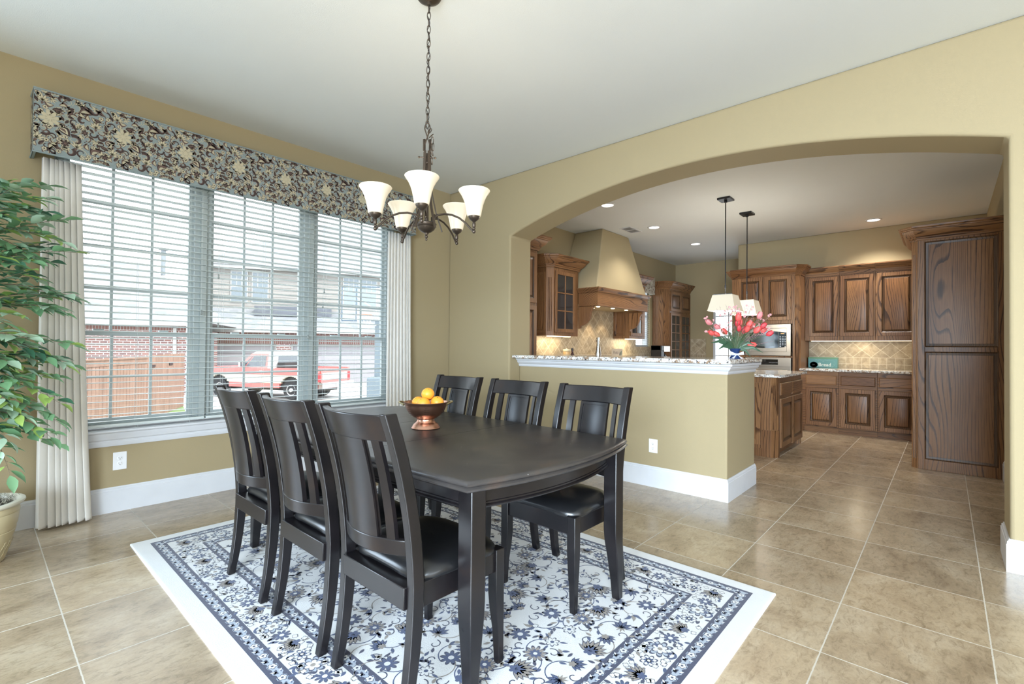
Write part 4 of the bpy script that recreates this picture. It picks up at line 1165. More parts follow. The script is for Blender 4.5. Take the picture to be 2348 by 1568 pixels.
# ------------------------------------------------------------------ oven tower with built in appliances
def build_tower():
    X = 8.33; r = thing('oven_tower', 'tall oak cabinet tower framing the built in microwave and wall oven', 'cabinet', (8.65,2.15,0))
    yl, yr = 2.62, 1.706
    fp = [(X,yl),(X,yr),(X+.062,yr-.062),(X1-.002,yr-.062),(X1-.002,yl)]
    m = MB()
    # carcass with an opening for the appliances: sides, top, base, shelf, back
    m.box(X,X1-.002,yl-.19,yl,0,2.36); m.prism([(X,yr+.035),(X,yr),(X+.062,yr-.062),(X1-.002,yr-.062),(X1-.002,yr+.035)], 0, 2.36)
    m.box(X,X1-.002,yr+.035,yl-.19,1.605,2.36); m.box(X,X1-.002,yr+.035,yl-.19,1.087,1.106); m.box(X,X1-.002,yr+.035,yl-.19,0,.38); m.box(X+.5,X1-.002,yr+.035,yl-.19,.38,1.605)
    flutes(m, (X,yr),(X+.062,yr-.062), .2, 2.15)
    m.build('body', OAKZ, r, smooth=25)
    F = face_x(X)
    panel_door(F, -2.531, -2.150, 1.660, 2.350, r); panel_door(F, -2.127, -1.757, 1.660, 2.350, r)
    panel_door(F, -2.40, -1.76, .10, .34, r, 'drawer', flat=True)
    crown([(X,yl),(X,yr),(X+.062,yr-.062),(8.605,yr-.062)], 2.345, r, 1, .148, .10, OAKY)
    crown([(X1-.002,yl),(X,yl)], 2.345, r, 1, .148, .10, OAKX)
    # microwave
    mw = thing('microwave', 'stainless built in microwave with black glass front behind the flowers', 'microwave', (8.4,2.1,1.11))
    Xf = X-.012
    t = MB(); Fm = face_x(Xf); a, b, c, d = -2.411, -1.757, 1.111, 1.600
    rect_loft(t, Fm, a, b, c, d, [(0,-.011),(0,.004),(.004,.008),(.058,.008),(.062,.004),(.064,-.012)], cap=False)
    t.build('trim_frame', M_STEEL, mw, smooth=30)
    MB().box(Xf+.013,X+.45,1.83,2.34,1.18,1.53).build('case', M_BLACKM, mw, smooth=0)
    # front: upper and lower steel bands with a bowed black glass between
    ua, ub = -2.345, -1.822; gl = MB()
    def bowed(u): t_ = (u-ua)/(ub-ua); return .030*(1-(2*t_-1)**2)
    st = MB(); n = 16
    for top in (0,1):
        lo = []; hi = []
        for i in range(n+1):
            u = ua+(ub-ua)*i/n; e = 1.522 if top else 1.190; g = (1.470+bowed(u)*.8) if top else (1.250-bowed(u)*.8)
            lo.append(Fm(u, g, -.006)); hi.append(Fm(u, e, -.006))
        V = lo+hi; Fc = [(i,i+1,n+2+i,n+1+i) for i in range(n)]; st.add(V, Fc)
    st.build('steel_band', M_STEEL, mw, smooth=0)
    MB().box(Xf+.0075,Xf+.012,-ub,-ua,1.19,1.522).build('black_glass', mat('black_glass', (.006,.007,.008), .05, spec=.7), mw, smooth=0)
    dw = MB(); dw.add([Fm(-2.32,1.255,-.0072),Fm(-1.985,1.255,-.0072),Fm(-1.985,1.45,-.0072),Fm(-2.32,1.45,-.0072)], [(0,1,2,3)]); dw.build('door_window', mat('microwave_window', (.05,.06,.055), .08, spec=.6), mw, smooth=0)
    ky = MB(); kw = mat('keypad_print', (.55,.55,.56), .5)
    for j in range(7):
        for i in range(3):
            if j == 6 and i == 1: continue
            u = -1.915+i*.034; v = 1.405-j*.026
            ky.add([Fm(u,v,-.0066),Fm(u+.020,v,-.0066),Fm(u+.020,v+.011,-.0066),Fm(u,v+.011,-.0066)], [(0,1,2,3)])
    ky.build('keypad', kw, mw, smooth=0)
    k2 = MB(); k2.add([Fm(-1.90,1.447,-.0065),Fm(-1.85,1.447,-.0065),Fm(-1.85,1.462,-.0065),Fm(-1.90,1.462,-.0065)], [(0,1,2,3)]); k2.build('clock_display', mat('amber_display', (.3,.18,.05), .3, emit=(.6,.33,.08), es=.5), mw, smooth=0)
    ln = MB(); ln.add([Fm(-1.9345,1.19,-.005),Fm(-1.9325,1.19,-.005),Fm(-1.9325,1.522,-.005),Fm(-1.9345,1.522,-.005)], [(0,1,2,3)]); ln.add([Fm(-1.925,1.196,-.0045),Fm(-1.835,1.196,-.0045),Fm(-1.835,1.232,-.0045),Fm(-1.925,1.232,-.0045)], [(0,1,2,3)]); ln.build('door_seam', M_STEEL, mw, smooth=0)
    text('Advantium', 'lettering', .052, mat('script_print', (.75,.45,.47), .4), mw, plane_m((Xf+.0062,2.235,1.425),'-x') @ Matrix.Rotation(radians(8),4,'Z'), .0003, shear=.45)
    # wall oven
    ov = thing('wall_oven', 'stainless wall oven with black control strip and bar handle under the microwave', 'oven', (8.4,2.1,.39))
    MB().box(Xf-.004,X+.48,1.757,2.411,.392,1.083).build('oven_body', M_STEEL, ov, smooth=0, bevel=.003)
    cp = MB(); cp.box(Xf-.006,Xf-.003,1.934,2.36,.969,1.053); cp.build('control_strip', MATS['black_glass'], ov, smooth=0)
    g = MB(); g.box(Xf-.0055,Xf-.003,1.757,2.411,.940,.943); g.build('door_gap', mat('dark_gap', (.01,.01,.01), .6), ov, smooth=0)
    dwn = MB(); dwn.box(Xf-.0065,Xf-.0035,1.86,2.31,.50,.80); dwn.build('oven_window', MATS['black_glass'], ov, smooth=0)
    h = MB(); pts = [Vector((Xf-.005,1.795,.884))] + [Vector((Xf-.045-.012*sin(pi*i/10), 1.80+(2.37-1.80)*i/10, .884+.012*sin(pi*i/10))) for i in range(11)] + [Vector((Xf-.005,2.375,.884))]
    h.tube(pts, .009, 10); h.build('handle', M_STEEL, ov, smooth=60)
    pr = MB(); 
    for i in range(9):
        y = 2.06-.014*i; pr.add([(Xf-.0063,y,1.004),(Xf-.0063,y-.006,1.004),(Xf-.0063,y-.006,1.010),(Xf-.0063,y,1.010)], [(0,1,2,3)])
    pr.build('control_print', kw, ov, smooth=0)
build_tower()

# ------------------------------------------------------------------ teal bread tin on the counter
def build_sign():
    X = 8.86; r = thing('bread_tin', 'teal rectangular bread tin reading Bread leaning on the backsplash', 'tin', (X,1.434,.929))
    teal = mat('teal_enamel', (.10,.27,.27), .35); gr = mat('green_enamel', (.10,.24,.12), .4); wh = mat('white_print', (.72,.75,.70), .5)
    MB().box(X,X+.10,1.239,1.630,.9295,1.092).build('case', teal, r, smooth=0, bevel=.004)
    b = MB(); b.box(X-.0015,X+.001,1.241,1.628,1.070,1.090); b.build('green_band', gr, r, smooth=0)
    F = face_x(X); sc = MB()
    def path(pts, wd):
        for P, _, _ in ribbon(pts, wd, 0): sc.add([F(-u, v, .0012) for u, v in P], [tuple(range(4))])
    N = 40; path([(1.435+.165*cos(2*pi*i/N)*abs(cos(2*pi*i/N))**-.4 if abs(cos(2*pi*i/N))>.01 else 1.435, .998+.052*(1 if sin(2*pi*i/N)>0 else -1)*abs(sin(2*pi*i/N))**.6) for i in range(N+1)], .0008)
    for sg in (1,-1):
        path([(1.435+sg*(.10-.09*i/12), 1.048+.006*sin(i*.9)) for i in range(13)], .001)
        path([(1.435+sg*(.155-.03*i/10), .96+.03*sin(i*.5)) for i in range(11)], .001)
    path([(1.29+.05*i/10, .948+.010*sin(i*.8)) for i in range(11)], .0015)
    sc.build('scroll_print', mat('pale_teal_print', (.25,.42,.40), .5), r, smooth=0)
    text('Bread', 'lettering', .072, wh, r, plane_m((X-.0015,1.492,.955),'-x'), .0006, bold=.0008)
    text('The', 'lettering', .018, MATS['pale_teal_print'], r, plane_m((X-.0015,1.44,1.020),'-x'), .0004)
    # round badge leaning on the tin
    bd = thing('round_badge', 'small round dark medallion with cream lettering leaning on the bread tin', 'ornament', (X-.02,1.551,.93))
    rings = MB(); cx, cz = 1.551, .975
    def disc(rr, w_, mi):
        rings.loft([[(X-.012+.004*0-w_, cx+rr*1.12*cos(2*pi*i/32), cz+.0005+rr*.95*sin(2*pi*i/32)) for i in range(32)], [(X-.010-w_-.002, cx+rr*1.12*cos(2*pi*i/32), cz+rr*.95*sin(2*pi*i/32)) for i in range(32)]], mi)
    disc(.047,0,0); disc(.043,.002,1); disc(.036,.004,2); disc(.030,.006,1); disc(.027,.008,2)
    rings.build('disc', [mat('badge_cream', (.5,.45,.38), .5), mat('badge_dark', (.03,.02,.02), .4), mat('badge_ivory', (.66,.62,.55), .5)], bd, smooth=0)
    text('Est', 'lettering', .030, MATS['badge_dark'], bd, plane_m((X-.0225,1.574,.967),'-x'), .0003, shear=.4)
build_sign()

# ------------------------------------------------------------------ kitchen island
def build_island():
    r = thing('kitchen_island', 'stained oak kitchen island with fluted corner, two drawers and two doors', 'cabinet', (6.55,2.0,0))
    x0, x1, y0, y1 = 5.955, 7.145, 1.395, 2.62; c = .058
    MB().prism([(x0,y0+c),(x0+c,y0),(x1,y0),(x1,y1),(x0,y1)], .09, .894).build('body', OAKZ, r, smooth=20)
    b = MB(); b.prism([(x0-.008,y0+c-.004),(x0+c-.006,y0-.008),(x0+c+.03,y0-.008),(x0+c+.03,y0+.10),(x0+.10,y0+.10),(x0+.10,y0+c+.09),(x0-.008,y0+c+.09)], 0, .30)
    b.box(x0+.0,x0+.05,y0+c+.08,y1,0,.09); b.box(x0+c+.02,x1-.03,y0+.055,y0+.07,0,.09)
    b.prism([(x1-.045,y0),(x1,y0),(x1,y0+.06),(x1-.045,y0+.06)], 0, .09)
    flutes(b, (x0,y0+c),(x0+c,y0), .31, .80); b.build('base', OAKZ, r, smooth=20)
    Fy = face_y(y0); Fx = face_x(x0)
    for u0, u1 in ((6.081,6.600),(6.627,7.138)):
        panel_door(Fy, u0, u1, .672 if u0 > 6.5 else .690, .828, r, 'drawer', flat=True)
        panel_door(Fy, u0, u1, .098 if u0 < 6.5 else .08, .650, r, 'door', st=.06)
    # end panel toward the dining room
    e = MB(); rect_loft(e, Fx, -2.55, -1.560, .13, .83, [(0,0),(0,.010),(.05,.010),(.056,.004),(.064,.001),(.066,.002),(.094,.009)])
    e.build('end_panel', OAKZ, r, smooth=25)
    tp = tag(MB().prism([(5.89,1.33+.05),(5.905,1.345),(5.94,1.33),(7.185,1.33),(7.185,2.68),(5.89,2.68)], .895, .928).build('island_top', M_GRAN, smooth=30, bevel=.008, seg=3), 'polished granite top of the kitchen island', 'countertop')
build_island()

# ------------------------------------------------------------------ bar top
P = [(4.755,3.455),(4.755,1.232)] + [(3.842+.055*(1-cos(a)), 1.232+.055*(1-sin(a))) for a in [pi/2*(1-i/6) for i in range(7)]] + [(3.842,3.455)]
tag(MB().prism(P, 1.0885, 1.124).build('bar_top', M_GRAN, smooth=35, bevel=.010, seg=3), 'white and black speckled granite bar top on the half height wall', 'countertop')

# ------------------------------------------------------------------ kitchen, window wall side
YC = 3.80      # front of the counter run
tag(MB().box(4.66,10.33,YC-.02,YW-.014,.895,.930).build('countertop', M_GRAN, smooth=30, bevel=.006), 'granite countertop below the range hood on the window wall', 'countertop')
def run_units():
    for a, b, lb in ((4.66,6.40,'oak base cabinet under the canister and the dark bottle'),(6.40,8.30,'oak base cabinet under the range hood and the cookbook'),(8.30,10.33,'oak base cabinet under the coffee maker and the corner pantry')):
        r = thing('base_cabinet', lb, 'cabinet', ((a+b)/2,4.1,0), 'oak base cabinets of the window wall'); m = (a+b)/2
        MB().box(a+.001,b-.001,YC,YW-.014,0,.893).build('body', OAKZ, r, smooth=0)
        for p, q in ((a+.03,m-.01),(m+.01,b-.03)):
            panel_door(face_y(YC), p, q, .10, .66, r); panel_door(face_y(YC), p, q, .70, .83, r, 'drawer', flat=True)
run_units()
tb = MB(); tb.box(4.66,8.50,YW-.012,YW-.0005,.931,1.90); tb.box(8.50,9.19,YW-.012,YW-.0005,.931,1.235)
tag(tb.build('tile_backsplash', TILEX, smooth=0), 'travertine diamond tile backsplash lit under the range hood', 'backsplash')
tag(MB().box(X2-.012,X2-.0005,3.780,4.105,.95,1.42).build('tile_backsplash', TILEY, smooth=0), 'small travertine tile panel on the far wall beside the arched door', 'backsplash')
# refrigerator cabinet edge behind the arch
def fridge_cab():
    r = thing('fridge_cabinet', 'tall dark oak refrigerator cabinet just behind the left side of the arch', 'cabinet', (4.4,4.1,0))
    MB().box(XB+.004,4.64,3.76,YW-.002,0,2.40).build('body', OAKZ, r, smooth=0, bevel=.003, seg=1)
    panel_door(face_y(3.76), XB+.03, 4.615, 1.75, 2.37, r); panel_door(face_y(3.76), XB+.03, 4.615, .1, 1.72, r)
    crown([(XB+.004,3.76),(4.64,3.76),(4.64,YW-.002)], 2.40, r, 1, .17, .13)
fridge_cab()
def glass_cab(xl, xr, zl, label, chl, chr_):
    r = thing('glass_door_cabinet', label, 'cabinet', ((xl+xr)/2,4.28,zl))
    yf = 4.12; c = .075
    pts = [(xl,YW-.014)] + ([(xl,yf+c),(xl+c,yf)] if chl else [(xl,yf)]) + ([(xr-c,yf),(xr,yf+c)] if chr_ else [(xr,yf)]) + [(xr,YW-.014)]
    m = MB(); m.prism(pts, zl, 2.36)
    if chl: flutes(m, (xl,yf+c),(xl+c,yf), zl+.06, 2.2)
    m.build('body', OAKZ, r, smooth=20)
    a = xl+c+.02 if chl else xl+.03; b = xr-c-.02 if chr_ else xr-.10
    glass_door(face_y(yf), a, b, zl+.05, 2.30, 2, 3, r)
    e = MB(); rect_loft(e, face_x(xl), -(YW-.03), -(yf+c+.01), zl+.04, 2.28, [(0,0),(0,.008),(.035,.008),(.042,.002),(.05,.001),(.08,.007)]); e.build('side_panel', OAKZ, r, smooth=20)
    crown(pts, 2.345, r, 1, .17, .12)
    MB().box(xl+.1,xr-.1,4.18,4.26,zl-.014,zl-.001).build('light_strip', mat('warm_strip', (1,1,1), .5, emit=(1,.83,.55), es=2.5), r, smooth=0)
    d = light('undercabinet_light', 'AREA', ((xl+xr)/2,4.27,zl-.018), 3.2, (1,.86,.60), direction=(0,.25,-1), shape='RECTANGLE', size=(xr-xl)*.8, size_y=.06)
    return r
glass_cab(5.38,6.062,1.378,'oak corner cabinet with six pane glass door left of the range hood', True, False)
rc = glass_cab(7.648,8.235,1.378,'oak glass door cabinet between the range hood and the kitchen window', False, False)
# range hood
def build_hood():
    r = thing('range_hood', 'tapered tan plaster range hood on a carved dark oak band above the stove', 'range hood', (6.85,4.1,1.83))
    m = MB(); m.hexa([(6.07,3.80,2.07),(7.66,3.80,2.07),(7.66,YW-.001,2.07),(6.07,YW-.001,2.07)],[(6.45,3.935,HC-.001),(7.26,3.935,HC-.001),(7.26,YW-.001,HC-.001),(6.45,YW-.001,HC-.001)])
    m.build('chimney', M_WALL, r, smooth=0, bevel=.012, seg=3)
    b = MB(); yf, x0, x1 = 3.78, 6.068, 7.642
    b.sweep([(x0,4.114),(x0,yf),(x1,yf),(x1,4.114)], [(0,0),(.008,0),(.012,.010),(.008,.016),(.004,.02),(.004,.20),(.016,.208),(.018,.22),(.034,.24),(.046,.252),(.05,.262),(.05,.272),(-.03,.272),(-.03,0)], 1, z=1.825)
    b.build('oak_band', OAKX, r, smooth=25)
    MB().box(x0+.03,x1-.03,yf+.03,YW-.016,1.85,1.87).build('underside', mat('hood_liner', (.55,.45,.28), .5), r, smooth=0)
    for xx, yy in ((6.42,3.99),(6.86,3.99),(7.3,3.99),(6.60,4.20)):
        MB().lathe([(.001,1.838),(.022,1.838),(.030,1.842),(.030,1.850)], (xx,yy,0), 18).build('puck_light', mat('warm_puck', (1,1,1), .5, emit=(1,.85,.6), es=6), r, smooth=40)
    for xx in (6.45,7.25): light('hood_spot', 'SPOT', (xx,4.16,1.83), 9, (1,.80,.52), direction=(0,.33,-1), spot_size=radians(75), spot_blend=.6, shadow_soft_size=.03)
    light('hood_spot', 'SPOT', (6.85,4.22,1.83), 16, (1,.80,.52), direction=(0,.22,-1), spot_size=radians(62), spot_blend=.5, shadow_soft_size=.03)
    for xa in (6.064, 7.60):
        pf = [(4.118,1.822),(3.855,1.822),(3.852,1.795),(3.872,1.790),(3.885,1.760)]+[(3.90+.175*(1-cos(t)), 1.735-.20*sin(t)) for t in [pi/2*i/8 for i in range(9)]]+[(4.085,1.50),(4.118,1.49)]
        MB().prismx(pf, xa, xa+.045).build('corbel', OAKZ, r, smooth=25, bevel=.004)
build_hood()
# kitchen window
w2 = struct(thing('window_2', None, None, (8.82,4.53,1.24)))
fr = MB(); a, b, c, d = 8.521, 9.119, 1.241, 2.499
fr.box(a,a+.04,4.50,4.58,c,d); fr.box(b-.04,b,4.50,4.58,c,d); fr.box(a+.04,b-.04,4.50,4.58,c,c+.04); fr.box(a+.04,b-.04,4.50,4.58,d-.04,d); fr.box(a+.04,b-.04,4.53,4.56,1.84,1.88)
fr.build('window_frame', M_TRIM, w2, smooth=0)
MB().box(a+.04,b-.04,4.545,4.549,c+.04,d-.04).build('pane', M_GLASS, w2, smooth=0)
kb = thing('window_blind', 'narrow white slatted blind in the small kitchen window beside the hood', 'blind', (8.82,4.48,1.25))
sb = MB(); z = 1.275
while z < 2.42: sb.hexa([(8.53,4.455,z-.006),(9.11,4.455,z-.006),(9.11,4.492,z+.004),(8.53,4.492,z+.004)],[(8.53,4.455,z-.004),(9.11,4.455,z-.004),(9.11,4.492,z+.006),(8.53,4.492,z+.006)]); z += .042
sb.build('slats', M_SLAT, kb, smooth=0)
MB().box(8.53,9.11,4.452,4.495,2.43,2.48).build('headrail', M_SLAT, kb, smooth=0)
def small_valance():
    r = thing('window_valance', 'small floral box valance above the kitchen window right of the hood', 'valance', (8.82,4.39,2.28))
    ms = fabric_mats('kitchen_valance', (.50,.47,.40), [('cream',(.62,.60,.52)),('dark_brown',(.22,.16,.12)),('brown',(.33,.25,.18)),('tan',(.58,.54,.44)),('slate',(.36,.34,.30))])
    m = MB(); x0, x1, yf, z0, z1 = 8.50, 9.085, 4.33, 2.285, 2.62
    m.sweep([(x0,YW-.002),(x0,yf),(x1,yf),(x1,YW-.002)], [(-.014,0),(0,0),(0,z1-z0),(-.014,z1-z0)], 1, z=z0); m.box(x0+.013,x1-.013,yf+.013,YW-.002,z1-.014,z1-.002)
    T = valance_tile()
    for k in (0,1):
        q = [([(x+k*.37, y) for x, y in P], ci, ly) for P, ci, ly in T]
        q = [(clip_poly(P, .002, x1-x0-.002, .005, z1-z0-.005), ci, ly) for P, ci, ly in q]; q = [t for t in q if len(t[0]) > 2]
        stamp(m, q, lambda x, y, d: (x0+x, yf-d, z0+y), .0006, .0003)
    q = [(clip_poly(P, .002, YW-yf-.004, .005, z1-z0-.005), ci, ly) for P, ci, ly in T]; q = [t for t in q if len(t[0]) > 2]
    stamp(m, q, lambda x, y, d: (x0-d, YW-.002-x, z0+y), .0006, .0003)
    m.build('covered_board', ms, r, smooth=0)
small_valance()
# corner pantry with glass doors
def corner_pantry():
    r = thing('corner_pantry', 'tall oak corner cabinet with small top doors and glass doors right of the kitchen window', 'cabinet', (9.75,4.28,.931))
    xl, xr, yf, c = 9.20, 10.31, 4.11, .08
    pts = [(xl,YW-.014),(xl,yf+c),(xl+c,yf),(xr,yf),(xr,YW-.014)]
    m = MB(); m.prism(pts, .931, 2.43); flutes(m, (xl,yf+c),(xl+c,yf), 1.0, 2.25); m.build('body', OAKZ, r, smooth=20)
    F = face_y(yf); xm = 9.80
    panel_door(F, 9.31, xm-.005, 1.965, 2.36, r, 'upper_door'); panel_door(F, xm+.005, 10.285, 1.965, 2.36, r, 'upper_door')
    glass_door(F, 9.31, xm-.005, .96, 1.925, 2, 5, r); glass_door(F, xm+.005, 10.285, .96, 1.925, 2, 5, r)
    e = MB(); rect_loft(e, face_x(xl), -(YW-.03), -(yf+c+.01), .98, 2.34, [(0,0),(0,.008),(.035,.008),(.042,.002),(.05,.001),(.08,.007)]); e.build('side_panel', OAKZ, r, smooth=20)
    crown([(xl,YW-.014),(xl,yf+c),(xl+c,yf),(xr,yf)], 2.40, r, 1, .15, .11)
corner_pantry()
# arched glazed door at the far end
def far_door():
    r = struct(thing('door_1', None, None, (X2,3.2,0)))
    y0, y1 = 2.785, 3.625; zc = 2.28; n = 20; cyy = (y0+y1)/2; hw = (y1-y0)/2
    # arched head filling the top of the rectangular hole down to the curve
    A = [(y0+(y1-y0)*i/n, 2.36+.12*(1-((2*i/n)-1)**2)) for i in range(n+1)]
    m = MB(); cas = .045
    m.box(X2-.012,X2+.10,y1-cas,y1,.02,2.355); m.box(X2-.012,X2+.10,y0,y0+cas,.02,2.355); m.box(X2-.01,X2+.08,y0+cas,y1-cas,2.30,2.355); m.box(X2,X2+.08,y0+cas,y1-cas,.022,.25)
    for k in range(1,3): y = y0+cas+(y1-y0-2*cas)*k/3; m.box(X2+.02,X2+.05,y-.01,y+.01,.25,2.30)
    for k in range(1,5): z = .25+2.05*k/5; m.box(X2+.022,X2+.048,y0+cas,y1-cas,z-.01,z+.01)
    m.build('door_frame', M_TRIM, r, smooth=0)
    MB().box(X2+.033,X2+.037,y0+cas,y1-cas,.25,2.30).build('pane', M_GLASS, r, smooth=0)
far_door()

# small things on the stove counter
def counter_things():
    Z0 = .9305
    r = thing('spice_jar', 'tan lidded canister on the stove counter under the hood', 'jar', (5.98,4.26,Z0))
    MB().lathe([(.050,Z0),(.056,Z0+.006),(.056,Z0+.215),(.050,Z0+.222)], (5.98,4.26,0), 28).build('body', mat('tan_ceramic', (.42,.28,.13), .4), r, smooth=40)
    MB().lathe([(.056,Z0+.223),(.060,Z0+.228),(.060,Z0+.250),(.050,Z0+.254),(.012,Z0+.256),(.012,Z0+.266)], (5.98,4.26,0), 28).build('lid', mat('cream_lid', (.62,.55,.38), .4), r, smooth=40)
    r = thing('sauce_bottle', 'dark red glass bottle beside the tan canister', 'bottle', (6.125,4.26,Z0))
    MB().lathe([(.036,Z0),(.041,Z0+.01),(.041,Z0+.14),(.034,Z0+.17),(.016,Z0+.195),(.014,Z0+.235)], (6.125,4.26,0), 24).build('glass_body', mat('dark_wine_glass', (.035,.008,.012), .1, spec=.7), r, smooth=50)
    MB().lathe([(.018,Z0+.235),(.018,Z0+.268),(.014,Z0+.270)], (6.125,4.26,0), 20).build('cap', M_BLACKM, r, smooth=40)
    MB().lathe([(.0418,Z0+.06),(.0422,Z0+.062),(.0422,Z0+.125),(.0418,Z0+.127)], (6.125,4.26,0), 24, cap0=False, cap1=False).build('label_band', mat('maroon_label', (.16,.03,.035), .5), r, smooth=50)
    tag(MB().box(5.80,5.90,4.22,4.28,Z0,Z0+.165).build('white_box', mat('white_carton', (.75,.74,.70), .5), smooth=0, bevel=.004), 'small white box left of the tan canister on the stove counter', 'box')
    # cookbook
    r = thing('cookbook', 'upright cookbook with pasta cover and orange peppers leaning on the backsplash', 'book', (7.48,4.25,Z0))
    m = MB(); m.box(7.312,7.655,4.250,4.275,Z0,Z0+.268); m.build('cover', mat('cream_book_cover', (.62,.52,.40), .5), r, smooth=0, bevel=.002)
    text('Pasta', 'lettering', .085, mat('brown_print', (.20,.15,.12), .5), r, plane_m((7.33,4.2495,Z0+.175),'-y'), .0004)
    cols = [mat('pepper_orange', (.75,.16,.03), .5), mat('pepper_red', (.45,.04,.03), .5), mat('dark_olive', (.06,.06,.05), .5), mat('pasta_brown', (.20,.09,.04), .6), mat('leaf_print_green', (.10,.16,.10), .5)]
    art = MB(); F = lambda x, y, d: (7.312+x, 4.2498-d, Z0+y)
    A = leaf2(.02,.055,.45,.13,.026,3) + leaf2(.01,.03,.2,.12,.020,2) + flower(.21,.05,.055,5,.3,0,1) + flower(.27,.035,.045,5,1,1,2) + leaf2(.15,.04,-.1,.12,.03,0,2) + leaf2(.20,.15,-1.2,.09,.022,4,1) + leaf2(.255,.22,-1.8,.11,.018,2,1) + leaf2(.295,.24,-1.7,.12,.018,4,1) + flower(.18,.115,.028,5,0,0,3) + leaf2(.10,.02,.1,.10,.022,1,3) + leaf2(.28,.08,0,.05,.022,3,2)
    stamp(art, [(clip_poly(P,.003,.340,.003,.265),ci,ly) for P,ci,ly in A], F, .0004, .0002); art.build('cover_picture', cols, r, smooth=0)
    # coffee maker
    r = thing('coffee_maker', 'black and steel drip coffee maker in front of the corner pantry', 'appliance', (8.95,4.17,Z0))
    x, y = 8.95, 4.15
    b = MB(); b.box(x-.20,x+.22,y-.11,y+.10,Z0,Z0+.035); b.box(x-.20,x-.06,y-.11,y+.10,Z0+.035,Z0+.335); b.prism([(x-.20,y-.115),(x+.20,y-.115),(x+.20,y+.10),(x-.20,y+.10)], Z0+.235, Z0+.335)
    b.build('body', M_BLACKM, r, smooth=0, bevel=.012, seg=3)
    MB().box(x-.10,x+.17,y-.125,y-.112,Z0+.215,Z0+.325).build('steel_front', M_STEEL, r, smooth=0, bevel=.003)
    MB().lathe([(.075,Z0+.036),(.088,Z0+.05),(.088,Z0+.12),(.06,Z0+.16),(.05,Z0+.175)], (x+.08,y-.01,0), 24).build('carafe', mat('carafe_glass', (.10,.10,.10), .05, spec=.8), r, smooth=50)
    MB().box(x+.08,x+.20,y-.115,y-.105,Z0+.05,Z0+.075).build('carafe_band', M_STEEL, r, smooth=0)
    tag(MB().box(8.42,8.73,4.05,4.25,Z0,Z0+.058).build('green_tray', mat('olive_tray', (.42,.45,.28), .5), smooth=0, bevel=.004), 'low pale green box beside the coffee maker', 'box')
    # sink counter behind the bar with the faucet
    tag(MB().box(4.72,5.05,1.45,3.44,.895,.930).build('countertop', M_GRAN, smooth=0, bevel=.005), 'narrow granite sink counter behind the bar wall', 'countertop')
    s = thing('sink_cabinet', 'oak sink cabinet behind the bar wall', 'cabinet', (4.88,2.37,0)); MB().box(4.715,5.02,1.47,3.43,0,.893).build('body', OAKY, s, smooth=0)
    f = thing('kitchen_faucet', 'tall chrome faucet standing behind the bar top', 'faucet', (4.85,3.01,Z0))
    MB().lathe([(.040,Z0),(.040,Z0+.01),(.034,Z0+.03),(.036,Z0+.17),(.030,Z0+.24),(.018,Z0+.32),(.014,Z0+.385),(.012,Z0+.398)], (4.85,3.01,0), 24).build('spout_body', M_CHROME, f, smooth=50)
    MB().tube([(4.85,3.01,Z0+.37),(4.91,3.06,Z0+.385),(4.955,3.10,Z0+.36)], .012, 10).build('spout', M_CHROME, f, smooth=60)
    MB().tube([(4.88,3.03,Z0+.10),(4.91,3.06,Z0+.13),(4.93,3.08,Z0+.16)], .007, 8).build('lever', M_CHROME, f, smooth=60)
counter_things()

# ------------------------------------------------------------------ pendants, downlights, vent
def pendant(x, y, label):
    r = thing('pendant_light', label, 'pendant lamp', (x,y,HC), None)
    m = MB(); m.box(x-.088,x+.088,y-.075,y+.075,HC-.024,HC-.001); m.build('ceiling_plate', M_BLACKM, r, smooth=0, bevel=.002)
    m = MB(); m.lathe([(.018,HC-.026),(.018,HC-.05),(.008,HC-.055)][::-1], (x,y,0), 14); m.tube([(x,y,1.88),(x,y,HC-.04)], .0065, 10); m.lathe([(.011,1.95),(.011,1.99)], (x,y,0), 10); m.build('rod', M_BLACKM, r, smooth=50)
    s = MB(); t, b, zt, zb = .115, .160, 1.862, 1.672; k = .004
    rr = [[(x-t,y-t,zt),(x+t,y-t,zt),(x+t,y+t,zt),(x-t,y+t,zt)],[(x-b,y-b,zb),(x+b,y-b,zb),(x+b,y+b,zb),(x-b,y+b,zb)],[(x-b+k,y-b+k,zb),(x+b-k,y-b+k,zb),(x+b-k,y+b-k,zb),(x-b+k,y+b-k,zb)],[(x-t+k,y-t+k,zt),(x+t-k,y-t+k,zt),(x+t-k,y+t-k,zt),(x-t+k,y+t-k,zt)]]
    s.loft(rr+[rr[0]], cap0=False, cap1=False); so = s.build('lamp_shade', M_LINEN, r, smooth=0)
    tr = MB(); tr.tube([(x-b,y-b,zb),(x+b,y-b,zb),(x+b,y+b,zb),(x-b,y+b,zb),(x-b,y-b,zb)], .003, 5); tr.tube([(x-t,y-t,zt),(x+t,y-t,zt),(x+t,y+t,zt),(x-t,y+t,zt),(x-t,y-t,zt)], .0025, 5)
    tr.build('shade_trim', mat('cream_braid', (.68,.62,.50), .8), so, smooth=0)
    MB().box(x-.148,x+.148,y-.148,y+.148,1.684,1.688).build('diffuser', mat('lit_diffuser', (1,1,1), .5, emit=(1,.90,.70), es=1.3), r, smooth=0)
    MB().lathe([(.001,1.672),(.010,1.674),(.010,1.684)], (x,y,0), 12).build('finial', M_BRONZE, r, smooth=40)
    MB().sphere((x,y,1.77), .03, 14, 8).build('bulb', M_BULB, r, smooth=180)
    light('pendant_light_down', 'POINT', (x,y,1.62), 16, (1,.90,.74), shadow_soft_size=.10)
    light('pendant_light_up', 'POINT', (x,y,1.90), 14, (1,.92,.78), shadow_soft_size=.08)
pendant(6.125,2.005,'nearer pendant lamp with cream tapered shade above the island, behind the flowers')
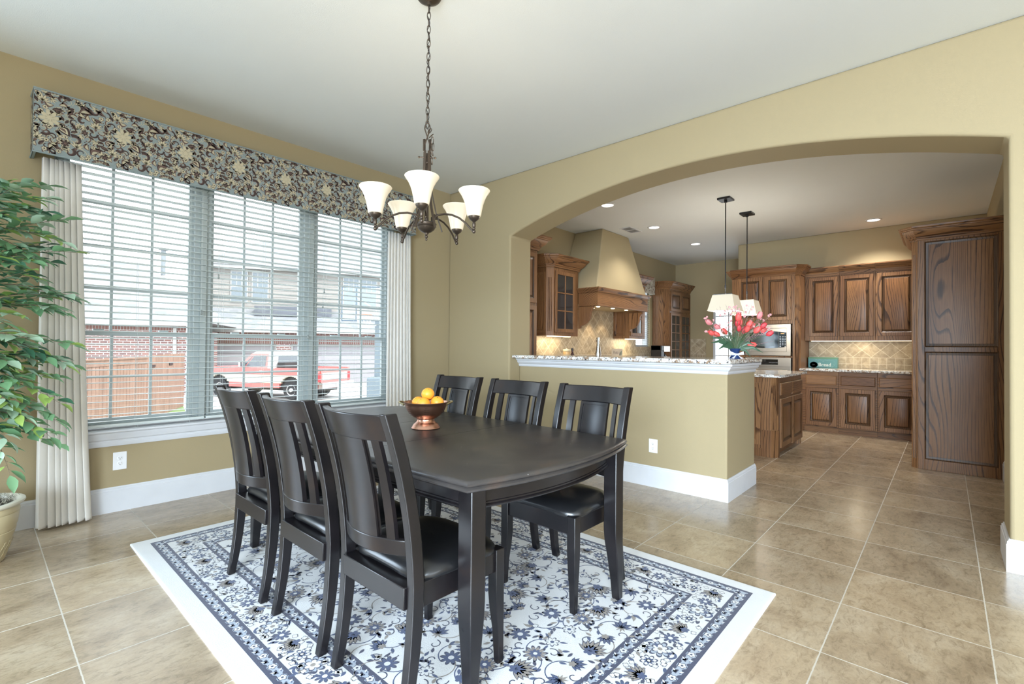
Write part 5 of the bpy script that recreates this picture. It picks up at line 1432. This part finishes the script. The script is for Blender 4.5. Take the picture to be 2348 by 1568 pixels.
pendant(6.965,2.000,'farther pendant lamp with cream tapered shade, in front of the oven tower')
for x, y, lb in ((5.43,3.243,'round recessed ceiling light nearest the arch, half hidden by it'),(6.883,3.30,'round recessed ceiling light beside the air vent'),(8.434,3.267,'round recessed ceiling light above the far kitchen corner'),(8.463,.759,'round recessed ceiling light above the bread tin cabinets')):
    r = thing('recessed_light', lb, 'ceiling light', (x,y,HC), 'recessed kitchen ceiling lights')
    MB().lathe([(.072,HC-.002),(.078,HC-.009),(.098,HC-.006),(.100,HC-.0005),(.072,HC-.0005)][::-1], (x,y,0), 32, cap0=False, cap1=False).build('trim_ring', M_TRIM, r, smooth=40)
    MB().lathe([(.074,HC-.003),(.001,HC-.0045)], (x,y,0), 32, cap0=False, cap1=False).build('lens', M_CAN, r, smooth=40)
    light('downlight', 'SPOT', (x,y,HC-.03), 150 if y < 1 else 62, (1,.95,.87), direction=(0,0,-1), spot_size=radians(125), spot_blend=.7, shadow_soft_size=.07)
def vent():
    r = thing('ceiling_vent', 'white rectangular air vent in the kitchen ceiling beside a recessed light', 'vent', (6.8,3.65,HC))
    x0, x1, y0, y1 = 6.61, 6.99, 3.555, 3.745; z = HC-.008
    f = MB(); f.box(x0,x1,y0,y0+.022,z,HC-.0005); f.box(x0,x1,y1-.022,y1,z,HC-.0005); f.box(x0,x0+.022,y0+.022,y1-.022,z,HC-.0005); f.box(x1-.022,x1,y0+.022,y1-.022,z,HC-.0005); f.box(6.79,6.81,y0+.022,y1-.022,z,HC-.0005)
    f.build('frame', M_TRIM, r, smooth=0)
    s = MB()
    for i in range(9):
        y = y0+.03+i*.0155
        for a, b in ((x0+.022,6.79),(6.81,x1-.022)): s.hexa([(a,y,z),(b,y,z),(b,y+.003,z),(a,y+.003,z)],[(a,y+.007,HC-.001),(b,y+.007,HC-.001),(b,y+.010,HC-.001),(a,y+.010,HC-.001)])
    s.build('louvers', MATS['white_plastic'], r, smooth=0)
    MB().box(x0+.01,x1-.01,y0+.01,y1-.01,HC-.0012,HC-.0006).build('duct', mat('duct_shadow', (.10,.10,.10), .8), r, smooth=0)
vent()
light('undercabinet_light', 'AREA', (8.84,.95,1.340), 5.5, (1,.86,.60), direction=(.15,0,-1), shape='RECTANGLE', size=.06, size_y=1.2)
us = tag(MB().box(8.80,8.88,.32,1.58,1.342,1.3475).build('light_strip', MATS['warm_strip'], smooth=0), 'slim warm light strip under the oak upper cabinets', 'light')
# daylight through the kitchen window and the arched door

# ------------------------------------------------------------------ vase with flowers on the bar
def flowers():
    cx, cyy, z0 = 4.26, 1.315, 1.1255
    v = thing('flower_vase', 'small blue glass vase tied with a pale ribbon on the end of the bar top', 'vase', (cx,cyy,z0))
    MB().lathe([(.046,z0),(.044,z0+.006),(.028,z0+.030),(.032,z0+.055),(.048,z0+.085),(.044,z0+.085),(.028,z0+.05)], (cx,cyy,0), 28).build('body', mat('cobalt_glass', (.012,.035,.13), .1, spec=.8), v, smooth=50)
    rb = MB(); Rv = Vector((.6684,-.7437,0)); Fv = Vector((.7437,.6684,0)); C = Vector((cx,cyy,z0))
    for sg in (1,-1):
        p = C-Fv*.036+Vector((0,0,.035)); tip = p+Rv*.055*sg+Vector((0,0,.012)); 
        rb.add([p+Vector((0,0,.006)), tip+Vector((0,0,.016)), tip+Rv*.006*sg-Vector((0,0,.012)), p-Vector((0,0,.006))], [(0,1,2,3)])
        rb.add([p+Vector((0,0,.004)), p+Rv*.02*sg-Vector((0,0,.012)), p+Rv*.05*sg-Fv*.01-Vector((0,0,.030)), p+Rv*.028*sg-Fv*.01-Vector((0,0,.034))], [(0,1,2,3)])
    rb.lathe([(.033,.028),(.036,.034),(.034,.044)], tuple(C), 20, cap0=False, cap1=False)
    rb.build('ribbon', mat('lilac_ribbon', (.55,.56,.68), .5), v, smooth=40)
    b = thing('flower_bouquet', 'bouquet of coral tulips, pink blossoms and dark leaves in the blue vase', 'flowers', (cx,cyy,z0+.08))
    stem = mat('stem_green', (.07,.13,.05), .6); rnd = random.Random(9)
    pal = [mat('tulip_coral', (.80,.11,.10), .5), mat('tulip_rose', (.70,.24,.25), .5), mat('tulip_red', (.62,.045,.06), .5), mat('blossom_pink', (.68,.35,.36), .6)]
    S_ = MB(); base = C+Vector((0,0,.07))
    def curve_to(p, r_=.0016):
        mid = base.lerp(p, .5)+Vector((0,0,.03)); S_.tube([base-Vector((0,0,.04)), base.lerp(mid,.5), mid, mid.lerp(p,.6), p], r_, 5); return (p-mid).normalized()
    def at(u, z, f=0.0): return C+Rv*u+Fv*f+Vector((0,0,z))
    D = 1/1107*3.95   # metres per photo pixel at the vase
    tul = [(-54,65,0),(-35,62,0),(-18,67,0),(-58,92,1),(7,88,0),(14,72,0),(-2,88,2),(17,69,2),(32,70,0),(58,73,0),(63,64,2),(29,38,0),(10,109,1),(48,108,1),(37,80,0),(-5,100,0),(-46,80,1),(4,74,2),(22,86,0),(52,84,2)]
    def tulip(p, d, mi, s=1.0):
        m = MB(); d = d.normalized(); a = d.cross(Vector((0,0,1)) if abs(d.z) < .9 else Vector((1,0,0))).normalized(); c = d.cross(a)
        for k in range(6):
            th = pi/3*k; o = .0 if k % 2 else .002; n = a*cos(th)+c*sin(th); t = -a*sin(th)+c*cos(th); vs = []
            for h, r_, w_ in ((0,.003,.004),(.010,.013+o,.012),(.024,.017+o,.014),(.038,.015+o,.010),(.050,.012+o,.0015)):
                q = p+d*(h*s*1.1)+n*(r_*s); vs += [q-t*(w_*s)-n*(w_*s*.35), q, q+t*(w_*s)-n*(w_*s*.35)]
            fs = []
            for i in range(4):
                for j in range(2): x = 3*i+j; fs.append((x,x+1,x+4,x+3))
            m.add(vs, fs)
        m.build('tulip', pal[mi], b, smooth=60)
    for u, z, mi in tul:
        f = rnd.uniform(-.07,.05); p = at(u*D, (z-2)*D*.88, f-.03); d = curve_to(p); tulip(p, (d+Vector((0,0,.25))+Rv*rnd.uniform(-.3,.3)), mi, rnd.uniform(1.05,1.3))
    B_ = MB()
    for k in range(46):
        u = rnd.uniform(-70,72); z = rnd.uniform(78,128)-abs(u)*.35; p = at(u*D, z*D, rnd.uniform(-.1,.1)); curve_to(p, .0008)
        for q in range(rnd.choice((1,2,3))):
            pp = p+Vector((rnd.uniform(-.014,.014),rnd.uniform(-.014,.014),rnd.uniform(-.018,.014))); a0 = rnd.random()*6
            nrm = Vector((-.7,-.6,.2)).normalized(); uu = nrm.cross(Vector((0,0,1))).normalized(); vv = nrm.cross(uu)
            P2 = flower(0,0,rnd.uniform(.007,.012),5,a0,0,0,depth=.4)[0][0]
            B_.add([pp+uu*x+vv*y-nrm*.003*(i%2) for i,(x,y) in enumerate(P2)], [tuple(range(len(P2)))])
    B_.build('blossom_sprigs', pal[3], b, smooth=0)
    W_ = MB(); 
    for k in range(60):
        u = rnd.uniform(-60,84); z = rnd.uniform(60,138)-abs(u)*.35; p = at(u*D, z*D, rnd.uniform(-.12,.1)); q = base.lerp(p, .35); W_.tube([q, q.lerp(p,.5)+Vector((0,0,.006)), p], .0007, 3)
        for j in range(5):
            pp = q.lerp(p, .55+.1*j); W_.sphere(pp+Vector((rnd.uniform(-.004,.004),rnd.uniform(-.004,.004),0)), .0024, 5, 4)
    W_.build('dried_twigs', mat('mauve_twig', (.36,.24,.25), .8), b, smooth=60)
    Lf = MB(); 
    for u, z, f, w_ in ((-62,30,-.04,.018),(-48,14,-.06,.020),(-60,42,0,.014),(-20,60,0,.012),(5,66,0,.010),(40,26,-.05,.016),(58,8,-.06,.015),(28,-2,-.07,.014),(36,54,.02,.012),(-36,46,.05,.015),(50,40,.04,.014),(-8,44,-.03,.012),(-30,26,-.05,.016),(20,30,-.06,.012)):
        tip = at(u*D, (z+6)*D, f); pts = [base, base.lerp(tip,.3)+Vector((0,0,.03)), base.lerp(tip,.65)+Vector((0,0,.038)), tip]; vs = []
        for i, p in enumerate(pts):
            wd = (.25,1,.8,.02)[i]*w_; n = (tip-base).normalized().cross(Vector((.74,.66,.1))).normalized(); vs += [p-n*wd, p+Fv*.004, p+n*wd]
        fs = []
        for i in range(3):
            for j in range(2): x = 3*i+j; fs.append((x,x+1,x+4,x+3))
        Lf.add(vs, fs)
    Lf.build('leaves', mat('deep_leaf', (.045,.10,.055), .4), b, smooth=60)
    Fe = MB()
    for k in range(150):
        a = rnd.random()*6.3; q = rnd.random(); p = C+Vector((cos(a)*.085*q, sin(a)*.085*q, .10+.10*rnd.random()+.04*(1-q))); Fe.tube([base.lerp(p,.3), p], .0007, 3); 
        pp = p; Fe.add([pp+Vector((rnd.uniform(-.008,.008),rnd.uniform(-.008,.008),rnd.uniform(-.008,.008))) for _ in range(3)], [(0,1,2)])
    Fe.build('filler_greens', mat('sage_filler', (.17,.22,.13), .7), b, smooth=0)
    S_.build('stems', stem, b, smooth=60)
flowers()

# ------------------------------------------------------------------ outdoors, seen through the dining window
G = -.95
FV, RV = Vector((.7437,.6684,0)), Vector((.6684,-.7437,0))
def at_px(px, depth, z=0.0):      # helper for laying out far buildings in plan from measured bearings
    p = FV*depth + RV*((px-1174)/1107.4*depth); return Vector((p.x, p.y, z))
def brick_mat(name='red_brick'):
    t = NT(name); co = t.coord(); X, Y, Z = t.xyz(co)
    u = t.node('ShaderNodeCombineXYZ', {0: X, 1: Z, 2: 0.0})
    b = t.node('ShaderNodeTexBrick', {'Vector': u.outputs[0], 'Color1': (.20,.095,.08,1), 'Color2': (.13,.08,.08,1), 'Mortar': (.45,.43,.42,1), 'Scale': 1.0, 'Mortar Size': .012, 'Brick Width': .26, 'Row Height': .095})
    n = t.noise(co, 5, 3); c = t.mix(.6, b.outputs[0], t.ramp(n, [(.3,(.7,.7,.75)), (.7,(1.2,1.1,1.05))]), 'MULTIPLY')
    t.put(t.p.inputs['Base Color'], c); t.p.inputs['Roughness'].default_value = .9; return t.m
def shingle_mat(name, c1, c2):
    t = NT(name); co = t.coord(); X, Y, Z = t.xyz(co)
    u = t.node('ShaderNodeCombineXYZ', {0: t.math('ADD', X, t.math('MULTIPLY', Y, .35)), 1: t.math('MULTIPLY', Z, 1.0), 2: 0.0})
    b = t.node('ShaderNodeTexBrick', {'Vector': u.outputs[0], 'Color1': c4(c1), 'Color2': c4(c2), 'Mortar': c4(tuple(x*.8 for x in c1)), 'Scale': 1.0, 'Mortar Size': .008, 'Brick Width': .42, 'Row Height': .10})
    t.put(t.p.inputs['Base Color'], b.outputs[0]); t.p.inputs['Roughness'].default_value = .95; return t.m
M_BRICK = brick_mat(); M_SHIN = shingle_mat('roof_shingles', (.215,.22,.23), (.15,.16,.17)); M_SHIN2 = shingle_mat('dark_roof_shingles', (.12,.13,.15), (.09,.10,.115))
M_SID = mat('cream_siding', (.26,.245,.225), .85); M_FASC = mat('white_fascia', (.34,.34,.33), .7); M_GAR = mat('garage_door_panel', (.27,.26,.275), .7)
M_WG = mat('house_window_glass', (.10,.13,.15), .1, spec=.8); M_SOLD = mat('soldier_brick', (.15,.07,.06), .9)
def ground():
    t = NT('pale_concrete'); co = t.coord(); n = t.noise(co, 2, 5, .6)
    t.put(t.p.inputs['Base Color'], t.ramp(n, [(.3,(.34,.335,.32)), (.7,(.44,.43,.41))])); t.p.inputs['Roughness'].default_value = .9
    g = struct(MB().box(-30,60,4.7,75,G-.1,G).build('ground', t.m, smooth=0))
    gm = mat('lawn', (.14,.21,.07), .95, bump=(60,.5,.02))
    a = [at_px(150,7.5), at_px(285,8.2), at_px(432,14.5), at_px(420,17.6), at_px(330,13.7), at_px(188,10.2)]
    m = MB(); m.add([(p.x,p.y,G+.02) for p in a], [tuple(range(6))]); m.add([(p.x,p.y,G+.001) for p in a], [tuple(range(6))])
    l = m.build('lawn_strip', gm, smooth=0); struct(l)
ground()
def wall_frame(A, B):
    """local frame: x along wall A->B, y away from the viewer, origin A"""
    d = (B-A); L = math.hypot(d.x, d.y); ang = atan2(d.y, d.x)
    return Matrix.Translation((A.x, A.y, 0)) @ Matrix.Rotation(ang, 4, 'Z'), L
def part(mb, name, mat_, parent, Mx, **kw):
    """geometry is written in the wall's own frame so brick courses follow the wall"""
    o = mb.build(name, mat_, None, **kw)
    attach(o, parent); o.matrix_parent_inverse = wm(parent).inverted() @ Mx if parent.type == 'EMPTY' else Matrix()
    return o
def hip(mb, x0, x1, y0, y1, z0, z1, ov=.4, rx=None, mi=0):
    rx = rx if rx is not None else (y1-y0)/2
    a, b, c, d = x0-ov, x1+ov, y0-ov, y1+ov; ym = (y0+y1)/2
    mb.add([(a,c,z0),(b,c,z0),(b,d,z0),(a,d,z0),(x0+rx,ym,z1),(x1-rx,ym,z1)], [(0,1,5,4),(1,2,5),(2,3,4,5),(3,0,4),(3,2,1,0)], mi)
def house_window(root, Mx, x0, x1, z0, z1, y, cols=3):
    f = MB(); f.box(x0-.06,x1+.06,y-.05,y+.02,z0-.06,z1+.06); fo = part(f, 'window', M_FASC, root, Mx, smooth=0)
    p = MB(); zm = (z0+z1)/2; p.box(x0,x1,y-.06,y-.045,z0,zm-.03); p.box(x0,x1,y-.06,y-.045,zm+.03,z1); part(p, 'pane', M_WG, fo, Mx, smooth=0)
    g = MB()
    for i in range(1,cols): x = x0+(x1-x0)*i/cols; g.box(x-.015,x+.015,y-.07,y-.058,zm,z1)
    g.box(x0,x1,y-.069,y-.059,(zm+z1)/2-.015,(zm+z1)/2+.015); part(g, 'grille', M_FASC, fo, Mx, smooth=0)
def house_a():
    A, B = at_px(60,18.8), at_px(437,20.6); Mx, L = wall_frame(A, B)
    r = thing('brick_house', 'single storey red brick house with pale shingle roof behind the wooden fence', 'house', (A.x,A.y,G))
    part(MB().box(0,L,0,4.6,G,1.86), 'wall', M_BRICK, r, Mx, smooth=0)
    s = MB(); n = int(L/.105)
    for i in range(n): s.box(i*.105,i*.105+.085,-.02,.0,1.80,1.98)
    part(s, 'soldier_course', M_SOLD, r, Mx, smooth=0)
    part(MB().box(0,L,-.012,.0,1.78,2.0), 'frieze', M_FASC, r, Mx, smooth=0)
    part(MB().box(-.4,L+.25,-.42,-.38,2.0,2.18).box(-.4,L+.25,-.42,0,1.99,2.0), 'gutter', M_FASC, r, Mx, smooth=0)
    rf = MB(); hip(rf, -6, L-1.2, 0, 5.4, 2.12, 5.05, .4, 4.0); hip(rf, L-7.0, L+.4, -.0, 5.4, 2.13, 4.95, .38, 3.0)
    part(rf, 'roof', M_SHIN, r, Mx, smooth=0)
    v = MB(); v.lathe([(.10,4.5),(.10,5.7)], (L-2.0,3.2,0), 10); v.lathe([(.2,5.7),(.2,5.76)], (L-2.0,3.2,0), 10); part(v, 'vent_pipe', mat('grey_vent', (.16,.18,.19), .6), r, Mx, smooth=30)
    x = L*.415; v = MB(); v.lathe([(.42,3.5),(.42,3.66),(.36,3.95),(.2,4.1),(.01,4.13)], (x,2.0,0), 18); part(v, 'roof_turbine', mat('pale_vent', (.30,.33,.35), .4, .3), r, Mx, smooth=50)
    part(MB().box(L-.62,L-.5,-.09,-.01,G,1.9), 'downspout', M_FASC, r, Mx, smooth=0)
house_a()
def house_b():
    A, B = at_px(438,25.2), at_px(960,29.5); Mx, L = wall_frame(A, B)
    r = thing('garage_house', 'two storey cream sided house with brick garage front behind the red pickup truck', 'house', (A.x,A.y,G))
    zh = 1.30
    def u(px):   # bearing -> distance along the wall
        d = Vector((B.x-A.x, B.y-A.y, 0)).normalized(); q = FV+RV*((px-1174)/1107.4)
        den = q.x*(-d.y)+q.y*d.x; t = (A.x*(-d.y)+A.y*d.x)/den; return (q*t-A).dot(d)
    piers = [(0,u(487)-.3),(u(634),u(667)),(u(925),L)]
    m = MB(); m.box(0,L,.35,8,G,1.9)
    for a, b in piers: m.box(a,b,0,.35,G,zh)
    m.box(0,L,0,.35,zh+.30,1.9) ; part(m, 'wall', M_BRICK, r, Mx, smooth=0)
    s = MB(); n = int(L/.105)
    for i in range(n): s.box(i*.105,i*.105+.08,-.02,.36,zh,zh+.30)
    for i in range(n): s.box(i*.105,i*.105+.08,-.02,.0,1.62,1.80)
    part(s, 'soldier_course', M_SOLD, r, Mx, smooth=0)
    part(MB().box(0,L,-.01,.355,zh+.004,zh+.296), 'lintel', M_FASC, r, Mx, smooth=0)
    for a, b in ((piers[0][1],piers[1][0]),(piers[1][1],piers[2][0])):
        g = MB(); hgt = (zh-G)/4
        for k in range(4): g.box(a,b,.25+.004*(k%2),.30,G+k*hgt+.015,G+(k+1)*hgt-.015)
        g.box(a,b,.29,.34,G,zh); go = part(g, 'garage_door', M_GAR, r, Mx, smooth=0)
        part(MB().box(a,b,.12,.26,zh-.10,zh).box(a,a+.1,.1,.26,G,zh).box(b-.1,b,.1,.26,G,zh), 'door_casing', M_FASC, go, Mx, smooth=0)
    part(MB().box(-.2,L,-.45,-.40,1.93,2.12).box(-.2,L,-.45,0,1.90,1.93), 'gutter', M_FASC, r, Mx, smooth=0)
    l = MB(); l.add([(-.2,-.42,2.10),(L,-.42,2.10),(L,2.3,3.35),(-.2,2.3,3.35)], [(0,1,2,3)]); l.add([(-.2,-.42,2.06),(L,-.42,2.06),(L,2.3,3.31),(-.2,2.3,3.31)], [(3,2,1,0)]); part(l, 'lower_roof', M_SHIN, r, Mx, smooth=0)
    part(MB().box(0,L,2.25,8,1.9,5.75), 'upper_wall', M_SID, r, Mx, smooth=0)
    s = MB()
    for k in range(13): s.box(0,L,2.235,2.25,3.3+k*.19,3.312+k*.19)
    part(s, 'siding_laps', mat('siding_shadow_lap', (.22,.21,.20), .85), r, Mx, smooth=0)
    part(MB().box(-.6,L,1.82,1.86,5.66,5.86).box(-.6,L,1.82,2.25,5.62,5.66), 'fascia', M_FASC, r, Mx, smooth=0)
    rf = MB(); hip(rf, .2, L+5, 2.2, 10.5, 5.8, 9.6, .45, 5.6); part(rf, 'roof', M_SHIN, r, Mx, smooth=0)
    k = 1.075
    for a, b in ((507,545),(560,597),(786,822),(830,866)): house_window(r, Mx, u(a)*1.0+.1, u(b)*1.0+.1, 3.75, 5.45, 2.24)
    c = MB(); c.prism([(u(575),1.2),(u(760),1.2),(u(760),2.25),(u(575),2.25)], 2.9, 3.45); part(c, 'dormer_shingles', M_SHIN2, r, Mx, smooth=0)
house_b()
def fence():
    wood = NT('cedar_fence'); co = wood.coord(); n = wood.noise(wood.mapping(co, (1,1,.12)), 6, 4)
    wood.put(wood.p.inputs['Base Color'], wood.ramp(n, [(.3,(.165,.095,.066)), (.7,(.235,.14,.10))])); wood.p.inputs['Roughness'].default_value = .85
    def run(A, B, zt, label, cap=True, cat='fence', name='wooden_fence'):
        Mx, L = wall_frame(A, B); r = thing(name, label, cat, (A.x,A.y,G))
        b = MB(); n = int(L/.145)
        for i in range(n): x = L*i/n; b.box(x,x+L/n-.012,0,.02+.004*(i%2),G+.03,zt)
        part(b, 'boards', wood.m, r, Mx, smooth=0)
        rl = MB()
        for z in (G+.35,zt-.45): rl.box(0,L,.024,.07,z,z+.09)
        if cap: rl.box(-.02,L,-.04,.08,zt,zt+.035); rl.box(0,L,-.015,0,zt-.14,zt)
        part(rl, 'rails', wood.m, r, Mx, smooth=0); return r, Mx, L
    run(at_px(120,9.6), at_px(338,13.3), .82, 'long cedar board fence leading to the gate below the brick house')
    r, Mx, L = run(at_px(339.5,13.4), at_px(424,16.8), .90, 'cedar gate at the far end of the fence, next to the driveway', False, 'gate', 'fence_gate')
    h = MB(); h.box(.25,.6,-.02,0,.55,.62); h.box(1.9,2.25,-.02,0,.55,.62); part(h, 'hinge', M_BLACKM, r, Mx, smooth=0)
fence()

# red and cream pickup truck; local x forward, y left
def truck():
    rear, front = Vector((8.441,19.30,0)), Vector((6.83,22.62,0)); d = (front-rear).normalized(); ang = atan2(d.y, d.x)
    s = 1.08; left = Vector((-d.y,d.x,0)); org = rear - left*.95
    r = thing('pickup_truck', 'red and cream pickup truck with white cab roof parked on the driveway', 'truck', (org.x,org.y,G))
    Mx = Matrix.Translation((org.x,org.y,G)) @ Matrix.Rotation(ang, 4, 'Z') @ Matrix.Scale(s, 4)
    red = mat('truck_red', (.42,.105,.09), .3, coat=.6); cream = mat('truck_cream', (.42,.38,.29), .35, coat=.4); whi = mat('truck_white', (.48,.48,.47), .3, coat=.5)
    chrome = mat('truck_chrome', (.6,.6,.6), .2, 1.0); rub = mat('tyre_rubber', (.02,.02,.022), .8); gls = mat('truck_glass', (.05,.06,.07), .08, spec=.8); blk = mat('truck_black', (.012,.012,.012), .6)
    P = lambda mb, n, m, pa=r, **k: part(mb, n, m, pa, Mx, **k)
    W_ = .97
    # side profile (x,z) with wheel arches; wheels at x=0 and x=3.3
    def arch(cx): return [(cx+.50*cos(t), .40+.46*sin(t)) for t in [pi*i/12 for i in range(13)]]
    def strip(z0, z1, m, name, w_, x0=-1.15, x1=4.15):
        mb = MB(); segs = []
        xs = [x0+ (x1-x0)*i/64 for i in range(65)]
        for a, b in zip(xs, xs[1:]):
            xm = (a+b)/2; lo = z0
            for cx in (0,3.3):
                q = abs(xm-cx)
                if q < .5: lo = max(lo, .40+.46*sqrt(max(0,1-(q/.5)**2)))
            if lo < z1-.005: mb.box(a,b,-w_,w_,lo,z1)
        return P(mb, name, m, smooth=0)
    strip(.42,.60,red,'rocker_panel',W_-.02); strip(.60,.90,cream,'side_panel',W_); strip(.90,1.14,red,'upper_panel',W_-.01)
    hood = MB(); hood.loft([[(2.25,-.93,1.13),(2.25,.93,1.13),(2.25,.86,1.20),(2.25,-.86,1.20)],[(4.15,-.93,1.10),(4.15,.93,1.10),(4.12,.84,1.15),(4.12,-.84,1.15)]]); P(hood, 'hood', red, smooth=20)
    cab = MB(); cab.loft([[(.72,-.93,1.14),(2.42,-.93,1.14),(2.42,.93,1.14),(.72,.93,1.14)],[(.80,-.80,1.68),(1.86,-.80,1.68),(1.86,.80,1.68),(.80,.80,1.68)]]); P(cab, 'cab', whi, smooth=20)
    P(MB().loft([[(.78,-.80,1.68),(1.88,-.80,1.68),(1.88,.80,1.68),(.78,.80,1.68)],[(.86,-.70,1.76),(1.78,-.70,1.76),(1.78,.70,1.76),(.86,.70,1.76)]]), 'cab_roof', whi, smooth=20)
    dm = MB()
    for sg in (1,-1):
        q = lambda x, t, o=0: (x, sg*((.93-.13*t)+.008+o), 1.14+.54*t)
        dm.add([q(1.06,.0),q(2.44,.0),q(1.90,1.0),q(1.12,1.0)], [(0,1,2,3)])
    P(dm, 'door_frame', red, smooth=0)
    g = MB()
    for sg in (1,-1):
        q = lambda x, t: (x, sg*((.93-.13*t)+.014), 1.14+.54*t)
        g.add([q(1.16,.12),q(2.06,.12),q(1.74,.88),q(1.19,.88)], [(0,1,2,3)]); g.add([q(2.10,.12),q(2.30,.12),q(1.80,.86)], [(0,1,2)]); 
    def back(y, t): return (.72+.08*t-.01, y*(1-.13*t), 1.14+.54*t)
    g.add([back(.78,.2),back(-.78,.2),back(-.78,.85),back(.78,.85)], [(0,1,2,3)])
    def frn(y, t): return (2.42-.56*t+.012, y*(1-.13*t), 1.14+.54*t)
    g.add([frn(.84,.1),frn(-.84,.1),frn(-.84,.92),frn(.84,.92)], [(0,1,2,3)])
    P(g, 'side_window', gls, smooth=0)
    b = MB(); b.box(-1.10,.66,-.86,.86,.9,1.10); P(b, 'bed_liner', blk, smooth=0)
    rl = MB(); rl.box(-1.15,.70,.84,.97,1.14,1.17); rl.box(-1.15,.70,-.97,-.84,1.14,1.17); P(rl, 'bed_rail', red, smooth=0)
    tb_ = MB(); tb_.box(.35,.68,-.86,.86,1.14,1.36); P(tb_, 'tool_box', blk, smooth=0)
    t = MB(); t.box(-1.18,-1.15,-.80,.80,.66,1.14); P(t, 'tailgate', red, smooth=0)
    t = MB(); t.box(-1.19,-1.178,-.74,.74,.74,1.0); P(t, 'tailgate_band', chrome, smooth=0)
    for sg in (1,-1):
        P(MB().box(-1.18,-1.13,min(sg*.80,sg*.96),max(sg*.80,sg*.96),.68,1.0), 'tail_light', mat('tail_light_red', (.4,.01,.015), .2), smooth=0)
        P(MB().box(2.12,2.2,min(sg*.98,sg*1.14),max(sg*.98,sg*1.14),1.16,1.36), 'side_mirror', chrome, smooth=0)
        P(MB().box(1.22,1.38,min(sg*.97,sg*.99),max(sg*.97,sg*.99),1.02,1.05), 'door_handle', chrome, smooth=0)
    bu = MB(); bu.box(-1.36,-1.2,-.95,.95,.46,.66); bu.box(4.15,4.28,-.95,.95,.46,.66); P(bu, 'bumper', chrome, smooth=0)
    P(MB().box(-1.372,-1.362,-.17,.17,.50,.64), 'licence_plate', mat('plate_white', (.45,.48,.45), .5), smooth=0)
    P(MB().box(4.14,4.19,-.85,.85,.70,1.05), 'grille', chrome, smooth=0)
    P(MB().box(-.9,3.9,-.55,.55,.30,.62), 'chassis', blk, smooth=0)
    for cx in (0,3.3):
        for sg in (1,-1):
            m = MB(); m.X = Matrix.Translation((cx,sg*.82,.36)) @ Matrix.Rotation(-sg*pi/2,4,'X')
            m.lathe([(.20,-.10),(.33,-.115),(.36,-.09),(.36,.09),(.33,.115),(.20,.10)], (0,0,0), 28); w_ = P(m, 'wheel', rub, smooth=40)
            h = MB(); h.X = m.X; h.lathe([(.205,.06),(.20,.112),(.15,.085),(.09,.09),(.07,.13),(.001,.13)], (0,0,0), 24); part(h, 'hubcap', chrome, w_, Mx, smooth=50)
    ma = MB()
    for cx in (0,3.3): ma.box(cx-.49,cx+.49,-.88,.88,.40,.85)
    P(ma, 'wheel_well', blk, smooth=0)
truck()
def hoop():
    base = at_px(867,14.6); r = thing('basketball_hoop', 'portable basketball hoop with clear framed backboard on the driveway by the right window edge', 'basketball hoop', (base.x,base.y,G))
    A = base-RV*.0; ang = atan2(RV.y, RV.x); Mx = Matrix.Translation((base.x,base.y,0)) @ Matrix.Rotation(ang, 4, 'Z')
    gr = mat('hoop_grey', (.13,.165,.19), .5); st = mat('hoop_blue_steel', (.06,.10,.14), .4); wh = mat('hoop_white', (.45,.46,.46), .5)
    part(MB().box(-.25,.30,-.3,.5,G,.28), 'base', gr, r, Mx, smooth=0, bevel=.04)
    part(MB().box(-.09,.11,-.06,.10,.28,2.0), 'pole', gr, r, Mx, smooth=0, bevel=.02)
    ar = MB(); ar.tube([(0,0,2.0),(-.05,-.1,2.30),(-.52,-.45,2.62)], .02, 6); ar.tube([(.06,0,2.0),(.06,-.1,2.30),(.30,-.45,2.5)], .02, 6); ar.tube([(-.05,-.1,2.3),(.06,-.1,2.3)], .02, 6); ar.tube([(0,0,1.8),(-.52,-.45,2.05)], .02, 6)
    part(ar, 'support_arm', wh, r, Mx, smooth=50)
    b = MB(); x0, x1, z0, z1 = -.93, .25, 1.95, 2.93; y = -.5
    for (p, q) in (((x0,z0),(x1,z0)),((x1,z0),(x1,z1)),((x1,z1),(x0,z1)),((x0,z1),(x0,z0))): b.tube([(p[0],y,p[1]),(q[0],y,q[1])], .018, 6)
    for (p, q) in (((x0+.42,z0),(x0+.42,z1)),): b.tube([(p[0],y,p[1]),(q[0],y,q[1])], .018, 6)
    bo = part(b, 'backboard_frame', st, r, Mx, smooth=50)
    part(MB().box(x0,x1,y-.004,y+.004,z0,z1), 'backboard', M_GLASS, r, Mx, smooth=0)
    rm = MB(); rm.tube([(-.20+.22*cos(a),y-.25+.22*sin(a),2.1) for a in [2*pi*i/20 for i in range(21)]], .010, 6, caps=False); part(rm, 'rim', mat('rim_orange', (.5,.12,.05), .5), r, Mx, smooth=50)
    nt = MB()
    for i in range(12):
        a = 2*pi*i/12; 
        for dd in (1,-1): nt.tube([(-.20+.22*cos(a),y-.25+.22*sin(a),2.09),(-.20+.15*cos(a+dd*.5),y-.25+.15*sin(a+dd*.5),1.72)], .004, 4)
    part(nt, 'net', wh, r, Mx, smooth=50)
hoop()
